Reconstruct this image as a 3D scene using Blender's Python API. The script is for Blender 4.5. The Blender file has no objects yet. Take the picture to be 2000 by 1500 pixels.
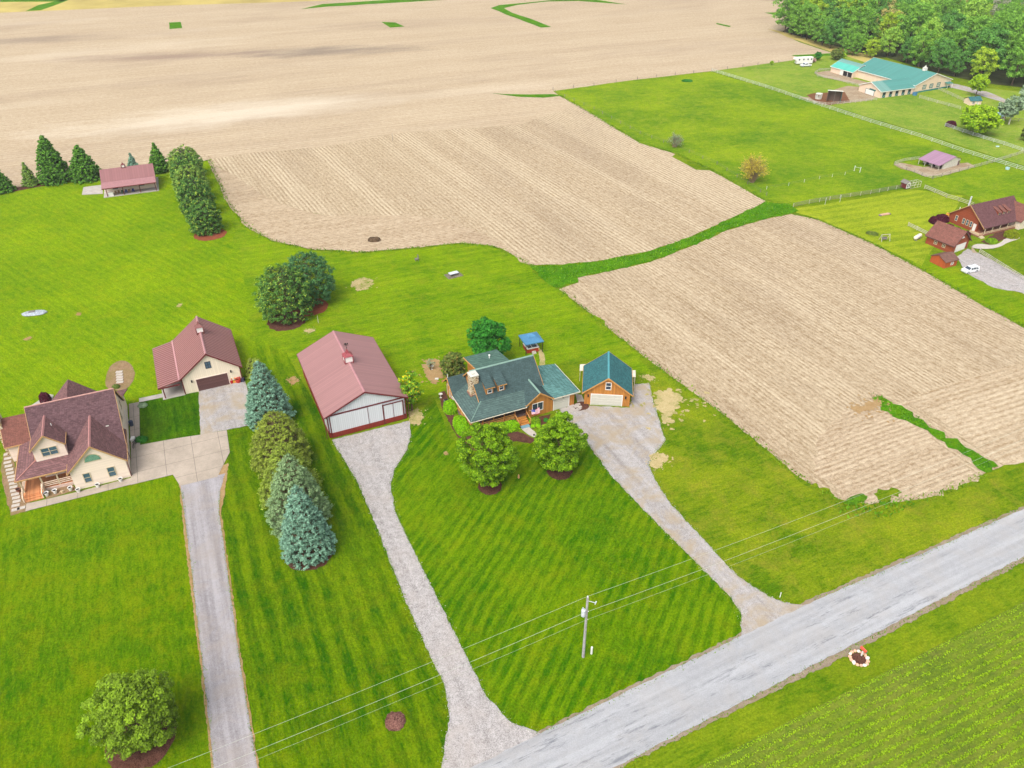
import bpy, math, random
import numpy as np
from mathutils import Vector, Matrix
R_ = math.radians
# ---------------------------------------------------------------- camera, light, exposure
scene = bpy.context.scene
CAM_H, FPX, PITCH, ROLL = 75.0, 1535.8, R_(34.672), R_(0.245)
cam_d = bpy.data.cameras.new('camera'); cam = bpy.data.objects.new('camera', cam_d)
scene.collection.objects.link(cam); scene.camera = cam
cam_d.sensor_fit = 'HORIZONTAL'; cam_d.sensor_width = 36.0; cam_d.lens = 36.0 * FPX / 2000.0
cam_d.clip_start = 0.5; cam_d.clip_end = 8000
cp_, sp_ = math.cos(PITCH), math.sin(PITCH)
FWD = Vector((0, cp_, -sp_)); RT = Vector((1, 0, 0)); DN = Vector((0, -sp_, -cp_))
R2 = RT * math.cos(ROLL) + DN * math.sin(ROLL); D2 = DN * math.cos(ROLL) - RT * math.sin(ROLL)
mw = Matrix((R2, -D2, -FWD)).transposed().to_4x4(); mw.translation = Vector((0, 0, CAM_H))
cam.matrix_world = mw
SUN_AZ, SUN_EL = 240.0, 55.0          # direction the light comes from: degrees from +X, and height
world = bpy.data.worlds.new('World'); scene.world = world; world.use_nodes = True
wn = world.node_tree; bg = wn.nodes['Background']
sky = wn.nodes.new('ShaderNodeTexSky'); sky.sky_type = 'NISHITA'; sky.sun_disc = False
sky.sun_elevation = R_(SUN_EL); sky.sun_rotation = R_(90 - SUN_AZ)
sky.air_density = 1.2; sky.dust_density = 6.0; sky.ozone_density = 1.0
hs_ = wn.nodes.new('ShaderNodeHueSaturation'); hs_.inputs['Saturation'].default_value = 0.35     # thin overcast whitens the sky
wn.links.new(sky.outputs[0], hs_.inputs['Color']); wn.links.new(hs_.outputs[0], bg.inputs[0]); bg.inputs[1].default_value = 0.15
sd = bpy.data.lights.new('sun', 'SUN'); sd.energy = 0.9; sd.angle = R_(32); sd.color = (1.0, 0.95, 0.87)
sun = bpy.data.objects.new('sun', sd); scene.collection.objects.link(sun)
dv = Vector((math.cos(R_(SUN_AZ)) * math.cos(R_(SUN_EL)), math.sin(R_(SUN_AZ)) * math.cos(R_(SUN_EL)), math.sin(R_(SUN_EL))))
sun.rotation_euler = dv.to_track_quat('Z', 'Y').to_euler()
vs = scene.view_settings; vs.view_transform = 'Standard'; vs.look = 'None'; vs.gamma = 1.0; vs.exposure = 0.92
C = scene.collection

# ---------------------------------------------------------------- survey helpers (the site plan was measured on the photograph)
def W(px, py, z=0.0):
    d = FWD + R2 * ((px - 1000) / FPX) + D2 * ((py - 750) / FPX)
    t = (z - CAM_H) / d.z
    return Vector((d.x * t, d.y * t, z))
def mpp(p):                      # metres per photo pixel at a point
    return (Vector((p[0], p[1], 0)) - Vector((0, 0, CAM_H))).dot(FWD) / FPX
def height(base, py):            # height above ground point base that reaches photo row py
    lo, hi = 0.0, 60.0
    for _ in range(40):
        m = (lo + hi) / 2; v = Vector((base.x, base.y, m - CAM_H))
        y = 750 + FPX * v.dot(D2) / v.dot(FWD)
        if y > py: lo = m
        else: hi = m
    return lo

# ---------------------------------------------------------------- materials
EXPO = 1.30
def lin(r, g, b, k=EXPO):
    f = lambda c: ((c / 255 + 0.055) / 1.055) ** 2.4 if c > 10 else c / 255 / 12.92
    return (f(r) / k, f(g) / k, f(b) / k, 1)
GK = 2.0
def lg(*c): return lin(*c, k=GK)          # ground sheets lie square to the bright overcast sky
class NB:
    def __init__(s, name, rough=0.9, spec=0.25, metal=0.0):
        s.m = bpy.data.materials.new(name); s.m.use_nodes = True; s.t = s.m.node_tree
        s.b = s.t.nodes['Principled BSDF']; s.b.inputs['Roughness'].default_value = rough
        s.b.inputs['Specular IOR Level'].default_value = spec; s.b.inputs['Metallic'].default_value = metal
        s.tc = None
    def n(s, ty, **kw):
        x = s.t.nodes.new(ty)
        for k, v in kw.items(): setattr(x, k, v)
        return x
    def put(s, sock, v):
        if isinstance(v, bpy.types.NodeSocket): s.t.links.new(v, sock)
        else: sock.default_value = v
    def coord(s, rot=0.0, scale=(1, 1, 1), loc=(0, 0, 0)):
        if not s.tc: s.tc = s.n('ShaderNodeTexCoord')
        mp = s.n('ShaderNodeMapping'); s.t.links.new(s.tc.outputs['Object'], mp.inputs['Vector'])
        # rotate first, then stretch
        mp.inputs['Rotation'].default_value = (0, 0, rot); mp.inputs['Location'].default_value = loc
        if scale == (1, 1, 1): return mp.outputs[0]
        m2 = s.n('ShaderNodeVectorMath', operation='MULTIPLY'); s.t.links.new(mp.outputs[0], m2.inputs[0]); m2.inputs[1].default_value = scale
        return m2.outputs[0]
    def noise(s, vec, scale, detail=3, rough=0.55, dist=0.0):
        x = s.n('ShaderNodeTexNoise'); s.put(x.inputs['Vector'], vec)
        x.inputs['Scale'].default_value = scale; x.inputs['Detail'].default_value = detail
        x.inputs['Roughness'].default_value = rough; x.inputs['Distortion'].default_value = dist
        return x.outputs['Fac']
    def voro(s, vec, scale, out='Distance'):
        x = s.n('ShaderNodeTexVoronoi'); s.put(x.inputs['Vector'], vec); x.inputs['Scale'].default_value = scale
        return x.outputs[out]
    def ma(s, op, a, b=0.0, c=None, clamp=False):
        x = s.n('ShaderNodeMath', operation=op, use_clamp=clamp); s.put(x.inputs[0], a); s.put(x.inputs[1], b)
        if c is not None: s.put(x.inputs[2], c)
        return x.outputs[0]
    def mr(s, v, a, b, c=0.0, d=1.0):
        x = s.n('ShaderNodeMapRange'); s.put(x.inputs[0], v)
        for i, k in enumerate((a, b, c, d)): x.inputs[i + 1].default_value = k
        return x.outputs[0]
    def mix(s, f, a, b, mode='MIX'):
        x = s.n('ShaderNodeMix', data_type='RGBA', blend_type=mode); s.put(x.inputs[0], f); s.put(x.inputs[6], a); s.put(x.inputs[7], b)
        return x.outputs[2]
    def sep(s, vec):
        x = s.n('ShaderNodeSeparateXYZ'); s.put(x.inputs[0], vec); return x.outputs
    def bump(s, h, strength=0.3, dist=0.05):
        x = s.n('ShaderNodeBump'); s.put(x.inputs['Height'], h); x.inputs['Strength'].default_value = strength; x.inputs['Distance'].default_value = dist
        s.t.links.new(x.outputs[0], s.b.inputs['Normal'])
    def done(s, col):
        s.put(s.b.inputs['Base Color'], col); return s.m

def plain(name, rgb, rough=0.6, spec=0.3, metal=0.0, var=0.12, scale=2.5, k=EXPO):
    b = NB(name, rough, spec, metal); v = b.coord()
    n = b.noise(v, scale, 4, 0.6); c = lin(*rgb, k=k)
    d = tuple(x * (1 - var * 1.6) for x in c[:3]) + (1,); l = tuple(min(1, x * (1 + var)) for x in c[:3]) + (1,)
    return b.done(b.mix(b.mr(n, 0.3, 0.7), d, l))

def grass(name, light, dark, az=0.0, stripe=0.0, width=1.6, streak=0.5, patch=14.0, yellow=(150, 160, 30), yam=0.35, seed=0.0, fine=1.0, dark_patch=0.5, grad=None):
    b = NB(name, 1.0, 0.0); r = -R_(az)
    v = b.coord(loc=(seed, seed * 1.7, 0)); vr = b.coord(rot=r)
    st = b.coord(rot=r, scale=(0.10, 1, 1)); s2 = b.coord(rot=r, scale=(0.3, 1, 1), loc=(3, 7, 0))
    big = b.noise(v, 1.0 / patch, 4, 0.6)
    mid = b.noise(v, 1.0 / 2.6, 4, 0.7, 0.5)
    fin = b.noise(s2, 2.0, 5, 0.85)
    sn = b.noise(st, 0.8, 4, 0.7)
    f = b.ma('MULTIPLY', b.mr(big, 0.34, 0.66), dark_patch)
    f = b.ma('ADD', f, b.ma('MULTIPLY', b.ma('SUBTRACT', mid, 0.5), 0.85))
    f = b.ma('ADD', f, b.ma('MULTIPLY', b.ma('SUBTRACT', sn, 0.5), streak * 1.25))
    f = b.ma('ADD', f, b.ma('MULTIPLY', b.ma('SUBTRACT', fin, 0.5), 2.6 * fine))
    if stripe:
        y = b.sep(vr)[1]; wob = b.ma('MULTIPLY', b.noise(vr, 0.05, 2), 2.0)
        w = b.ma('SINE', b.ma('MULTIPLY', b.ma('ADD', y, wob), math.pi / width))
        w = b.ma('MULTIPLY', b.mr(w, -0.5, 0.5, -1, 1), b.mr(b.noise(v, 0.09, 2), 0.3, 0.62, 0.1, 1.0))
        f = b.ma('ADD', f, b.ma('MULTIPLY', w, stripe))
    f = b.ma('ADD', f, 0.5 - dark_patch * 0.5)
    L1, D1 = lg(*light), lg(*dark)
    if grad:
        ga, p0, p1, l2, d2 = grad
        x = b.sep(b.coord(rot=-R_(ga)))[0]; t = b.mr(b.ma('ADD', x, b.ma('MULTIPLY', mid, 8.0)), p0, p1)
        L1 = b.mix(t, L1, lg(*l2)); D1 = b.mix(t, D1, lg(*d2))
    col = b.mix(b.ma('ADD', f, 0.0, clamp=True), D1, L1)
    yl = b.mr(b.noise(b.coord(loc=(40 + seed, 9, 0)), 0.3, 6, 0.75, 0.4), 0.48, 0.68, 0, yam)
    col = b.mix(yl, col, lg(*yellow))
    gr = b.mr(b.noise(v, 4.0, 5, 0.9), 0.3, 0.7, 0.45, 1.55)
    cm = b.n('ShaderNodeCombineXYZ'); [b.put(cm.inputs[i], gr) for i in range(3)]
    col = b.mix(1.0, col, cm.outputs[0], 'MULTIPLY')
    b.bump(b.ma('ADD', fin, b.ma('MULTIPLY', mid, 1.5)), 0.6, 0.12)
    return b.done(col)

def stubble(name, az, spacing, rowk, light=(232, 208, 176), dark=(172, 140, 108), band=0.25, bandw=11.0, soil=(140, 118, 102), seed=0.0, streaky=0.25, soilam=.5, spots=()):
    b = NB(name, 1.0, 0.0); r = -R_(az)
    v = b.coord(loc=(seed, seed, 0)); vr = b.coord(rot=r); y = b.sep(vr)[1]
    st = b.coord(rot=r, scale=(0.06, 1, 1)); s2 = b.coord(rot=r, scale=(0.45, 1, 1))
    sp = b.noise(s2, 2.0, 5, 0.85); sp2 = b.noise(v, 0.7, 5, 0.75)
    ph = b.ma('ADD', y, b.ma('MULTIPLY', b.noise(vr, 0.03, 2), 1.6))
    ph = b.ma('ADD', ph, b.ma('MULTIPLY', sp2, 0.16))
    row = b.ma('SINE', b.ma('MULTIPLY', ph, 2 * math.pi / spacing))
    bn = b.noise(b.coord(rot=r, scale=(0.02, 1, 1)), 1.0 / bandw, 1, 0.4)
    f = b.ma('ADD', 0.5, b.ma('MULTIPLY', b.ma('SUBTRACT', sp, 0.5), 2.9))
    f = b.ma('ADD', f, b.ma('MULTIPLY', b.ma('SUBTRACT', sp2, 0.5), 1.1))
    am = b.ma('MULTIPLY', b.mr(bn, 0.4, 0.6, 0.4, 1.15), b.mr(b.noise(b.coord(rot=r, scale=(.3, 1, 1), loc=(7, 3, 0)), 0.25, 4, .6), .35, .6, .35, 1.2))
    f = b.ma('ADD', f, b.ma('MULTIPLY', b.ma('MULTIPLY', row, rowk), am))
    f = b.ma('ADD', f, b.ma('MULTIPLY', b.ma('SUBTRACT', b.mr(bn, 0.42, 0.58), 0.5), band))
    f = b.ma('ADD', f, b.ma('MULTIPLY', b.ma('SUBTRACT', b.noise(st, 0.6, 5, 0.75), 0.5), streaky * 3))
    col = b.mix(b.ma('ADD', f, 0.0, clamp=True), lg(*dark), lg(*light))
    bigv = b.coord(rot=r, scale=(0.30, 1, 1), loc=(seed * 3, 0, 0))
    dk = b.mr(b.noise(bigv, 0.028, 6, 0.68, 0.3), 0.5, 0.72, 0, soilam)
    col = b.mix(dk, col, lg(*soil))
    lt = b.mr(b.noise(b.coord(rot=r, scale=(0.3, 1, 1), loc=(90 + seed, 30, 0)), 0.018, 4, 0.6), 0.56, 0.75, 0, 0.5)
    col = b.mix(lt, col, lg(248, 232, 206))
    for (x_, y_, sx, sy, az2, c_, am_) in spots:      # pale and dark soil areas lying in the field
        d = b.n('ShaderNodeMapping', vector_type='TEXTURE'); b.t.links.new(b.tc.outputs['Object'], d.inputs['Vector'])
        d.inputs['Location'].default_value = (x_, y_, 0); d.inputs['Rotation'].default_value = (0, 0, R_(az2)); d.inputs['Scale'].default_value = (sx, sy, 1)
        ln = b.n('ShaderNodeVectorMath', operation='LENGTH'); b.t.links.new(d.outputs[0], ln.inputs[0])
        q = b.ma('ADD', ln.outputs['Value'], b.ma('MULTIPLY', b.ma('SUBTRACT', b.noise(bigv, 0.12, 5, .7), .5), 1.6))
        col = b.mix(b.mr(q, 1.0, 0.2, 0, am_), col, lg(*c_))
    gr = b.mr(b.noise(v, 5.0, 2, 0.8), 0.3, 0.7, 0.8, 1.2)
    cm = b.n('ShaderNodeCombineXYZ'); [b.put(cm.inputs[i], gr) for i in range(3)]
    col = b.mix(1.0, col, cm.outputs[0], 'MULTIPLY')
    b.bump(b.ma('ADD', sp, b.ma('MULTIPLY', row, 0.35)), 0.5, 0.12)
    return b.done(col)

def gravel(name, base=(205, 198, 196), dark=(150, 140, 136), brown=(188, 168, 150), bam=0.5, speck=1.0, az=-65, tracks=0.0, stain=None):
    b = NB(name, 1.0, 0.0); v = b.coord()
    s1 = b.noise(v, 9.0, 3, 0.9); s2 = b.noise(v, 1.3, 5, 0.75); s3 = b.noise(v, 0.22, 6, 0.72, 0.5)
    f = b.ma('ADD', 0.6, b.ma('MULTIPLY', b.ma('SUBTRACT', s1, 0.5), 3.0 * speck))
    f = b.ma('ADD', f, b.ma('MULTIPLY', b.ma('SUBTRACT', s2, 0.5), 1.3 * speck))
    st = b.noise(b.coord(rot=-R_(az), scale=(0.04, 1, 1)), 0.9, 4, 0.65)
    f = b.ma('ADD', f, b.ma('MULTIPLY', b.ma('SUBTRACT', st, 0.5), tracks * 1.6))
    col = b.mix(b.ma('ADD', f, 0, clamp=True), lg(*dark), lg(*base))
    col = b.mix(b.mr(s3, 0.46, 0.62, 0, bam), col, lg(*brown))
    if stain:
        cr = b.mr(b.noise(b.coord(rot=-R_(az), scale=(0.12, 1, 1), loc=(5, 5, 0)), 1.1, 6, 0.8), 0.54, 0.64, 0, 0.75)
        cr = b.ma('MULTIPLY', cr, b.mr(b.noise(b.coord(rot=-R_(az), scale=(.3, 1, 1), loc=(1, 9, 0)), .12, 2), .42, .55))
        col = b.mix(cr, col, lg(*stain))
    b.bump(s1, 0.6, 0.05)
    return b.done(col)

def stripes(name, rgb, rgb2, period, axis='xy', sharp=0.8, rough=0.7, spec=0.3, jit=0.15, grain=(0.6, 14), k=EXPO):
    """cladding: thin dark lines every `period` metres across boards ('xy') or up the wall ('z')"""
    b = NB(name, rough, spec); v = b.coord(); o = b.sep(v)
    c = b.ma('ADD', o[0], o[1]) if axis == 'xy' else (o[2] if axis == 'z' else o[0] if axis == 'x' else o[1])
    ph = b.ma('DIVIDE', c, period); fr = b.ma('FRACT', ph)
    line = b.mr(fr, sharp, sharp + 0.08, 0, 1)
    wn_ = b.n('ShaderNodeTexWhiteNoise', noise_dimensions='1D'); b.put(wn_.inputs['W'], b.ma('FLOOR', ph))
    n = b.noise(b.coord(scale=(grain[1], grain[1], grain[0]) if axis == 'xy' else (grain[0], grain[0], grain[1])), 0.6, 4, 0.6)
    a = lin(*rgb, k=k); d = tuple(x * (1 - jit * 1.8) for x in a[:3]) + (1,); l = tuple(min(.95, x * (1 + jit)) for x in a[:3]) + (1,)
    t = b.ma('ADD', b.ma('MULTIPLY', wn_.outputs[0], 0.5), b.ma('MULTIPLY', n, 0.5))
    col = b.mix(b.mr(t, 0.2, 0.8), d, l)
    return b.done(b.mix(line, col, lin(*rgb2, k=k)))

def shingle(name, rgb, var=0.25, row=0.16):
    b = NB(name, 1.0, 0.05); v = b.coord(); o = b.sep(v)
    h = b.ma('MULTIPLY', o[2], 1.4)
    cx = b.n('ShaderNodeCombineXYZ'); b.put(cx.inputs[0], b.ma('ADD', o[0], o[1])); b.put(cx.inputs[1], h)
    br = b.n('ShaderNodeTexBrick'); b.put(br.inputs['Vector'], cx.outputs[0])
    br.inputs['Scale'].default_value = 1.0; br.inputs['Brick Width'].default_value = 0.32; br.inputs['Row Height'].default_value = row
    br.inputs['Mortar Size'].default_value = 0.012; br.inputs['Mortar Smooth'].default_value = 0.4
    a = lin(*rgb, k=1.75)
    br.inputs['Color1'].default_value = tuple(x * (1 - var) for x in a[:3]) + (1,)
    br.inputs['Color2'].default_value = tuple(min(1, x * (1 + var)) for x in a[:3]) + (1,)
    br.inputs['Mortar'].default_value = tuple(x * 0.5 for x in a[:3]) + (1,)
    n = b.noise(v, 1.6, 5, 0.75); n2 = b.noise(b.coord(scale=(1, 1, .4)), 12, 2, .6)
    g = b.ma('ADD', b.mr(n, 0.3, 0.7, 0.72, 1.16), b.mr(n2, 0.3, 0.7, -0.14, 0.14))
    cm = b.n('ShaderNodeCombineXYZ'); [b.put(cm.inputs[i], g) for i in range(3)]
    return b.done(b.mix(1.0, br.outputs['Color'], cm.outputs[0], 'MULTIPLY'))

LK = 1.12
def leafmat(name, dark, light, tip=None, tipam=0.3, clump=0.45, trans=0.26, cscale=0.55):
    b = NB(name, 0.75, 0.15); v = b.coord()
    g = b.n('ShaderNodeNewGeometry'); rnd = g.outputs['Random Per Island']
    n = b.noise(v, cscale, 3, 0.6)
    f = b.ma('ADD', b.ma('MULTIPLY', b.mr(n, 0.3, 0.7), clump), b.ma('MULTIPLY', rnd, 1 - clump))
    col = b.mix(f, lin(*dark, k=LK), lin(*light, k=LK))
    if tip: col = b.mix(b.ma('MULTIPLY', b.mr(rnd, 0.78, 0.8), b.ma('MULTIPLY', b.mr(b.noise(b.coord(loc=(9, 3, 1)), cscale * .8, 2), .35, .6), tipam * 2.2), clamp=True), col, lin(*tip, k=LK))
    b.put(b.b.inputs['Base Color'], col)
    tr = b.n('ShaderNodeBsdfTranslucent'); b.put(tr.inputs[0], col)
    mx = b.n('ShaderNodeMixShader'); mx.inputs[0].default_value = trans
    out = b.t.nodes['Material Output']
    b.t.links.new(b.b.outputs[0], mx.inputs[1]); b.t.links.new(tr.outputs[0], mx.inputs[2]); b.t.links.new(mx.outputs[0], out.inputs[0])
    return b.m

# ---------------------------------------------------------------- mesh helpers
class MB:
    def __init__(s): s.v = []; s.f = []; s.mi = []
    def add(s, vs, fs, m=0):
        o = len(s.v); s.v += [tuple(x) for x in vs]
        for f in fs: s.f.append([o + i for i in f]); s.mi.append(m)
        return s
    def box(s, x0, y0, z0, x1, y1, z1, m=0):
        return s.add([(x0,y0,z0),(x1,y0,z0),(x1,y1,z0),(x0,y1,z0),(x0,y0,z1),(x1,y0,z1),(x1,y1,z1),(x0,y1,z1)],
                     [(0,3,2,1),(4,5,6,7),(0,1,5,4),(1,2,6,5),(2,3,7,6),(3,0,4,7)], m)
    def slab(s, pts, t, m=0):            # closed plate: outline, thickened straight down
        n = len(pts); lo = [(p[0], p[1], p[2] - t) for p in pts]
        return s.add(list(pts) + lo, [list(range(n)), [2*n-1-i for i in range(n)]] + [(i, i + n, (i+1) % n + n, (i+1) % n) for i in range(n)], m)
    def prism_y(s, poly, y0, y1, m=0):   # (x,z) outline extruded along y
        n = len(poly); a = [(x, y0, z) for x, z in poly]; b = [(x, y1, z) for x, z in poly]
        return s.add(a + b, [list(range(n)), [2*n-1-i for i in range(n)]] + [(i, i + n, (i+1) % n + n, (i+1) % n) for i in range(n)], m)
    def prism_x(s, poly, x0, x1, m=0):   # (y,z) outline extruded along x
        n = len(poly); a = [(x0, y, z) for y, z in poly]; b = [(x1, y, z) for y, z in poly]
        return s.add(a + b, [list(range(n)), [2*n-1-i for i in range(n)]] + [(i, i + n, (i+1) % n + n, (i+1) % n) for i in range(n)], m)
    def tube(s, p, q, r, r2=None, n=6, m=0, cap=True):
        p = Vector(p); q = Vector(q); r2 = r if r2 is None else r2; d = (q - p)
        if d.length < 1e-6: return s
        d.normalize(); a = d.orthogonal().normalized(); b = d.cross(a)
        vs = [p + (a * math.cos(2*math.pi*i/n) + b * math.sin(2*math.pi*i/n)) * r for i in range(n)] + \
             [q + (a * math.cos(2*math.pi*i/n) + b * math.sin(2*math.pi*i/n)) * r2 for i in range(n)]
        fs = [(i, (i+1) % n, (i+1) % n + n, i + n) for i in range(n)]
        if cap: fs += [list(range(n))[::-1], list(range(n, 2*n))]
        return s.add(vs, fs, m)
    def lathe(s, prof, cx=0, cy=0, n=12, m=0):
        vs = [(cx + r * math.cos(2*math.pi*i/n), cy + r * math.sin(2*math.pi*i/n), z) for r, z in prof for i in range(n)]
        fs = [(j*n+i, j*n+(i+1) % n, (j+1)*n+(i+1) % n, (j+1)*n+i) for j in range(len(prof)-1) for i in range(n)]
        fs += [list(range(n))[::-1], [(len(prof)-1)*n+i for i in range(n)]]
        return s.add(vs, fs, m)
    def build(s, name, mats, parent=None, loc=(0,0,0), rz=0.0, label=None, smooth=False):
        me = bpy.data.meshes.new(name); me.from_pydata(s.v, [], s.f)
        for mt in (mats if isinstance(mats, (list, tuple)) else [mats]): me.materials.append(mt)
        me.polygons.foreach_set('material_index', s.mi)
        if smooth: me.polygons.foreach_set('use_smooth', [True] * len(s.f))
        me.update()
        return link(name, me, parent, loc, rz, label)
def link(name, me, parent=None, loc=(0,0,0), rz=0.0, label=None):
    o = bpy.data.objects.new(name, me); C.objects.link(o); o.location = loc; o.rotation_euler = (0, 0, rz)
    if parent: o.parent = parent
    if label: o['label'] = label
    return o
def tag(o, label, cat, group=None, kind=None):
    if label: o['label'] = label
    if cat: o['category'] = cat
    if group: o['group'] = group
    if kind: o['kind'] = kind
    return o
def thing(name, label, cat, loc=(0,0,0), az=0.0, group=None):
    return tag(link(name, None, None, tuple(loc), R_(az)), label, cat, group)
def dup(root, loc, rz=0.0, sc=1.0, label=None, group=None):
    r = root.copy(); C.objects.link(r); r.location = loc; r.rotation_euler = (0, 0, rz)
    r.scale = (sc, sc, sc) if not isinstance(sc, (tuple, list)) else sc
    if label: r['label'] = label
    if group: r['group'] = group
    for ch in list(root.children):
        c = ch.copy(); C.objects.link(c); c.parent = r
        for g in ch.children:
            d = g.copy(); C.objects.link(d); d.parent = c
    return r
def struct(name, pts, z, m, jit=0.0, step=1.0, seed=1, px=True, kind='structure', label=None, cat=None, smooth_it=0):
    """flat ground sheet from an outline; jit roughens its edge"""
    P = [W(*p) if px else Vector((p[0], p[1], 0)) for p in pts]
    for _ in range(smooth_it):
        Q = []
        for i, a in enumerate(P):
            b = P[(i+1) % len(P)]; Q += [a * .75 + b * .25, a * .25 + b * .75]
        P = Q
    rnd = random.Random(seed); out = []
    for i, a in enumerate(P):
        b = P[(i+1) % len(P)]; L = (b - a).length
        dist = max(1.0, min((a - Vector((0,0,CAM_H))).length, (b - Vector((0,0,CAM_H))).length) / 100)
        n = max(1, min(400, int(L / (step * dist)))) if jit else 1
        nrm = Vector((-(b - a).y, (b - a).x, 0)).normalized() if L > 0 else Vector((0,0,0))
        ph = rnd.random() * 9
        for k in range(n):
            t = k / n; j = 0
            if jit and k: j = (rnd.random() - .5) * jit * 1.7 + math.sin(ph + t * L * 1.9) * jit * 0.25 + math.sin(ph * 2 + t * L * 0.37) * jit * 0.15
            out.append(a.lerp(b, t) + nrm * j)
    me = bpy.data.meshes.new(name); me.from_pydata([(p.x, p.y, z) for p in out], [], [list(range(len(out)))]); me.materials.append(m); me.update()
    if me.polygons[0].normal.z < 0: me.flip_normals()
    o = link(name, me)
    o['kind'] = kind
    if label: o['label'] = label
    if cat: o['category'] = cat
    return o
def inside(x, y, P):
    r = False; j = len(P) - 1
    for i in range(len(P)):
        if (P[i][1] > y) != (P[j][1] > y) and x < (P[j][0] - P[i][0]) * (y - P[i][1]) / (P[j][1] - P[i][1]) + P[i][0]: r = not r
        j = i
    return r
# ---------------------------------------------------------------- material library
G_WILD = grass('rough_grass', (150, 171, 29), (82, 125, 13), 25, 0, streak=0.4, patch=9, yam=0.55, seed=5, dark_patch=0.6)
BL_, BD_ = (154, 185, 13), (98, 143, 7)
G_BACK = grass('back_lawn', BL_, BD_, 140, 0.10, 0.9, 0.4, 18, seed=2, yam=0.4, yellow=(170, 175, 21), dark_patch=.4)
G_BACK2 = grass('middle_back_lawn', (150, 181, 17), (90, 137, 9), 20, 0.09, 1.3, 0.7, 13, seed=8, yam=0.45, yellow=(162, 167, 40), dark_patch=.5)
G_LEFT = grass('left_front_lawn', (128, 155, 5), (60, 115, 1), -67, 0.07, 0.9, 0.4, 14, seed=3, yam=0.5, yellow=(142, 147, 9), grad=(113, 70, 115, (142, 171, 9), (78, 129, 3)), dark_patch=.5)
G_STRIP = grass('strip_lawn', (122, 151, 7), (52, 105, 3), -66, 0.28, 1.15, 0.7, 13, seed=4, yam=0.4, yellow=(136, 141, 17), grad=(115, 118, 136, BL_, BD_), dark_patch=.5)
G_FRONT = grass('front_lawn', (126, 159, 7), (58, 115, 3), 66, 0.24, 0.7, 0.55, 13, seed=6, yam=0.4, yellow=(142, 149, 17), dark_patch=.45)
G_VERGE = grass('verge_grass', (150, 167, 29), (88, 129, 11), 25, 0.05, 1.8, 0.45, 9, seed=7, yam=0.65, yellow=(162, 157, 52), dark_patch=1.0)
G_PAST = grass('pasture_grass', (156, 183, 27), (94, 141, 25), 15, 0, streak=0.6, patch=26, seed=9, yam=0.6, yellow=(164, 177, 50), dark_patch=0.9)
G_PADD = grass('paddock_grass', (164, 187, 66), (116, 157, 46), 15, 0, streak=0.5, patch=18, seed=11, yam=0.6, yellow=(184, 187, 92), dark_patch=0.75)
G_MOWN = grass('mown_lawn', (180, 195, 46), (128, 157, 27), 18, 0.20, 1.5, 0.5, 16, seed=12, yam=0.3, yellow=(182, 189, 64))
G_LUSH = grass('waterway_grass', (106, 165, 23), (62, 125, 15), 25, 0, streak=0.4, patch=6, seed=13, yam=0.3, yellow=(136, 163, 29), dark_patch=0.5)
G_INNER = grass('inner_lawn', (88, 135, 7), (40, 89, 3), -66, 0.12, .7, 0.6, 5, seed=14, yam=0.15)  # deeper green than the other lawns
wp1, wp2, wp3, wp4 = W(430, 226), W(640, 100), W(60, 78), W(330, 110)
F_UP = stubble('far_stubble', 21, 1.9, 0.12, light=(236, 217, 186), dark=(192, 168, 136), band=0.10, bandw=14, seed=3, streaky=0.42, soilam=.5, soil=(172, 150, 130),
    spots=[(wp1.x, wp1.y, 62, 16, 22, (252, 238, 214), .7), (wp2.x, wp2.y, 46, 13, 8, (140, 126, 116), .65), (wp3.x, wp3.y, 40, 12, 8, (160, 142, 126), .6), (wp4.x, wp4.y, 60, 10, 8, (164, 140, 126), .6)])
F_MID = stubble('row_stubble', -61.5, 1.05, 0.30, light=(240, 222, 190), dark=(176, 151, 118), band=0.14, bandw=6.5, seed=1, streaky=0.2, soilam=.3)
F_RIGHT = stubble('right_stubble', -63, 0.85, 0.19, light=(238, 219, 187), dark=(172, 147, 114), band=0.10, bandw=9, seed=7, streaky=0.35, soilam=.35)
F_HEAD = stubble('headland_stubble', 24, 0.85, 0.18, light=(236, 216, 185), dark=(176, 150, 118), band=0.1, bandw=8, seed=9, streaky=0.35, soilam=.4)
F_HEADR = stubble('end_row_stubble', 23, 1.05, 0.22, light=(238, 219, 188), dark=(180, 154, 120), band=0.2, bandw=8, seed=12, streaky=0.3)
F_YEL = plain('yellow_stubble', (220, 200, 120), 1.0, 0.0, var=0.15, scale=0.05, k=GK)
M_GRAV = gravel('gravel', (228, 223, 221), (146, 140, 138), (204, 192, 182), 0.35, 1.2, tracks=0.5)
M_GRAVB = gravel('worn_gravel', (220, 216, 214), (156, 148, 144), (198, 180, 152), 0.85, 1.0, tracks=0.9)
M_GRAVL = gravel('lane_gravel', (206, 202, 206), (150, 144, 146), (190, 178, 168), 0.5, 0.7, -67, 1.3)
M_ROADM = gravel('road_chip', (214, 216, 220), (172, 174, 178), (200, 196, 192), 0.4, 0.7, 26, 1.1, stain=(120, 124, 134))
M_SHOULD = gravel('shoulder', (196, 180, 158), (140, 122, 104), (170, 150, 120), 0.7, 0.9, 26, 0.6)
M_DIRT = gravel('dirt', (218, 200, 172), (156, 132, 104), (168, 140, 108), 0.7, 1.0)
M_SAND = gravel('sand', (234, 214, 162), (188, 168, 112), (150, 160, 74), 0.75, 1.2)
M_MUD = gravel('mud', (168, 122, 92), (100, 64, 44), (130, 84, 58), 0.6, 0.6)
M_MULCH = gravel('mulch', (136, 96, 82), (64, 38, 32), (112, 74, 58), 0.5, 1.2)
M_REDMUL = gravel('red_mulch', (190, 112, 82), (120, 62, 44), (160, 92, 66), 0.5, 1.1)
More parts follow.
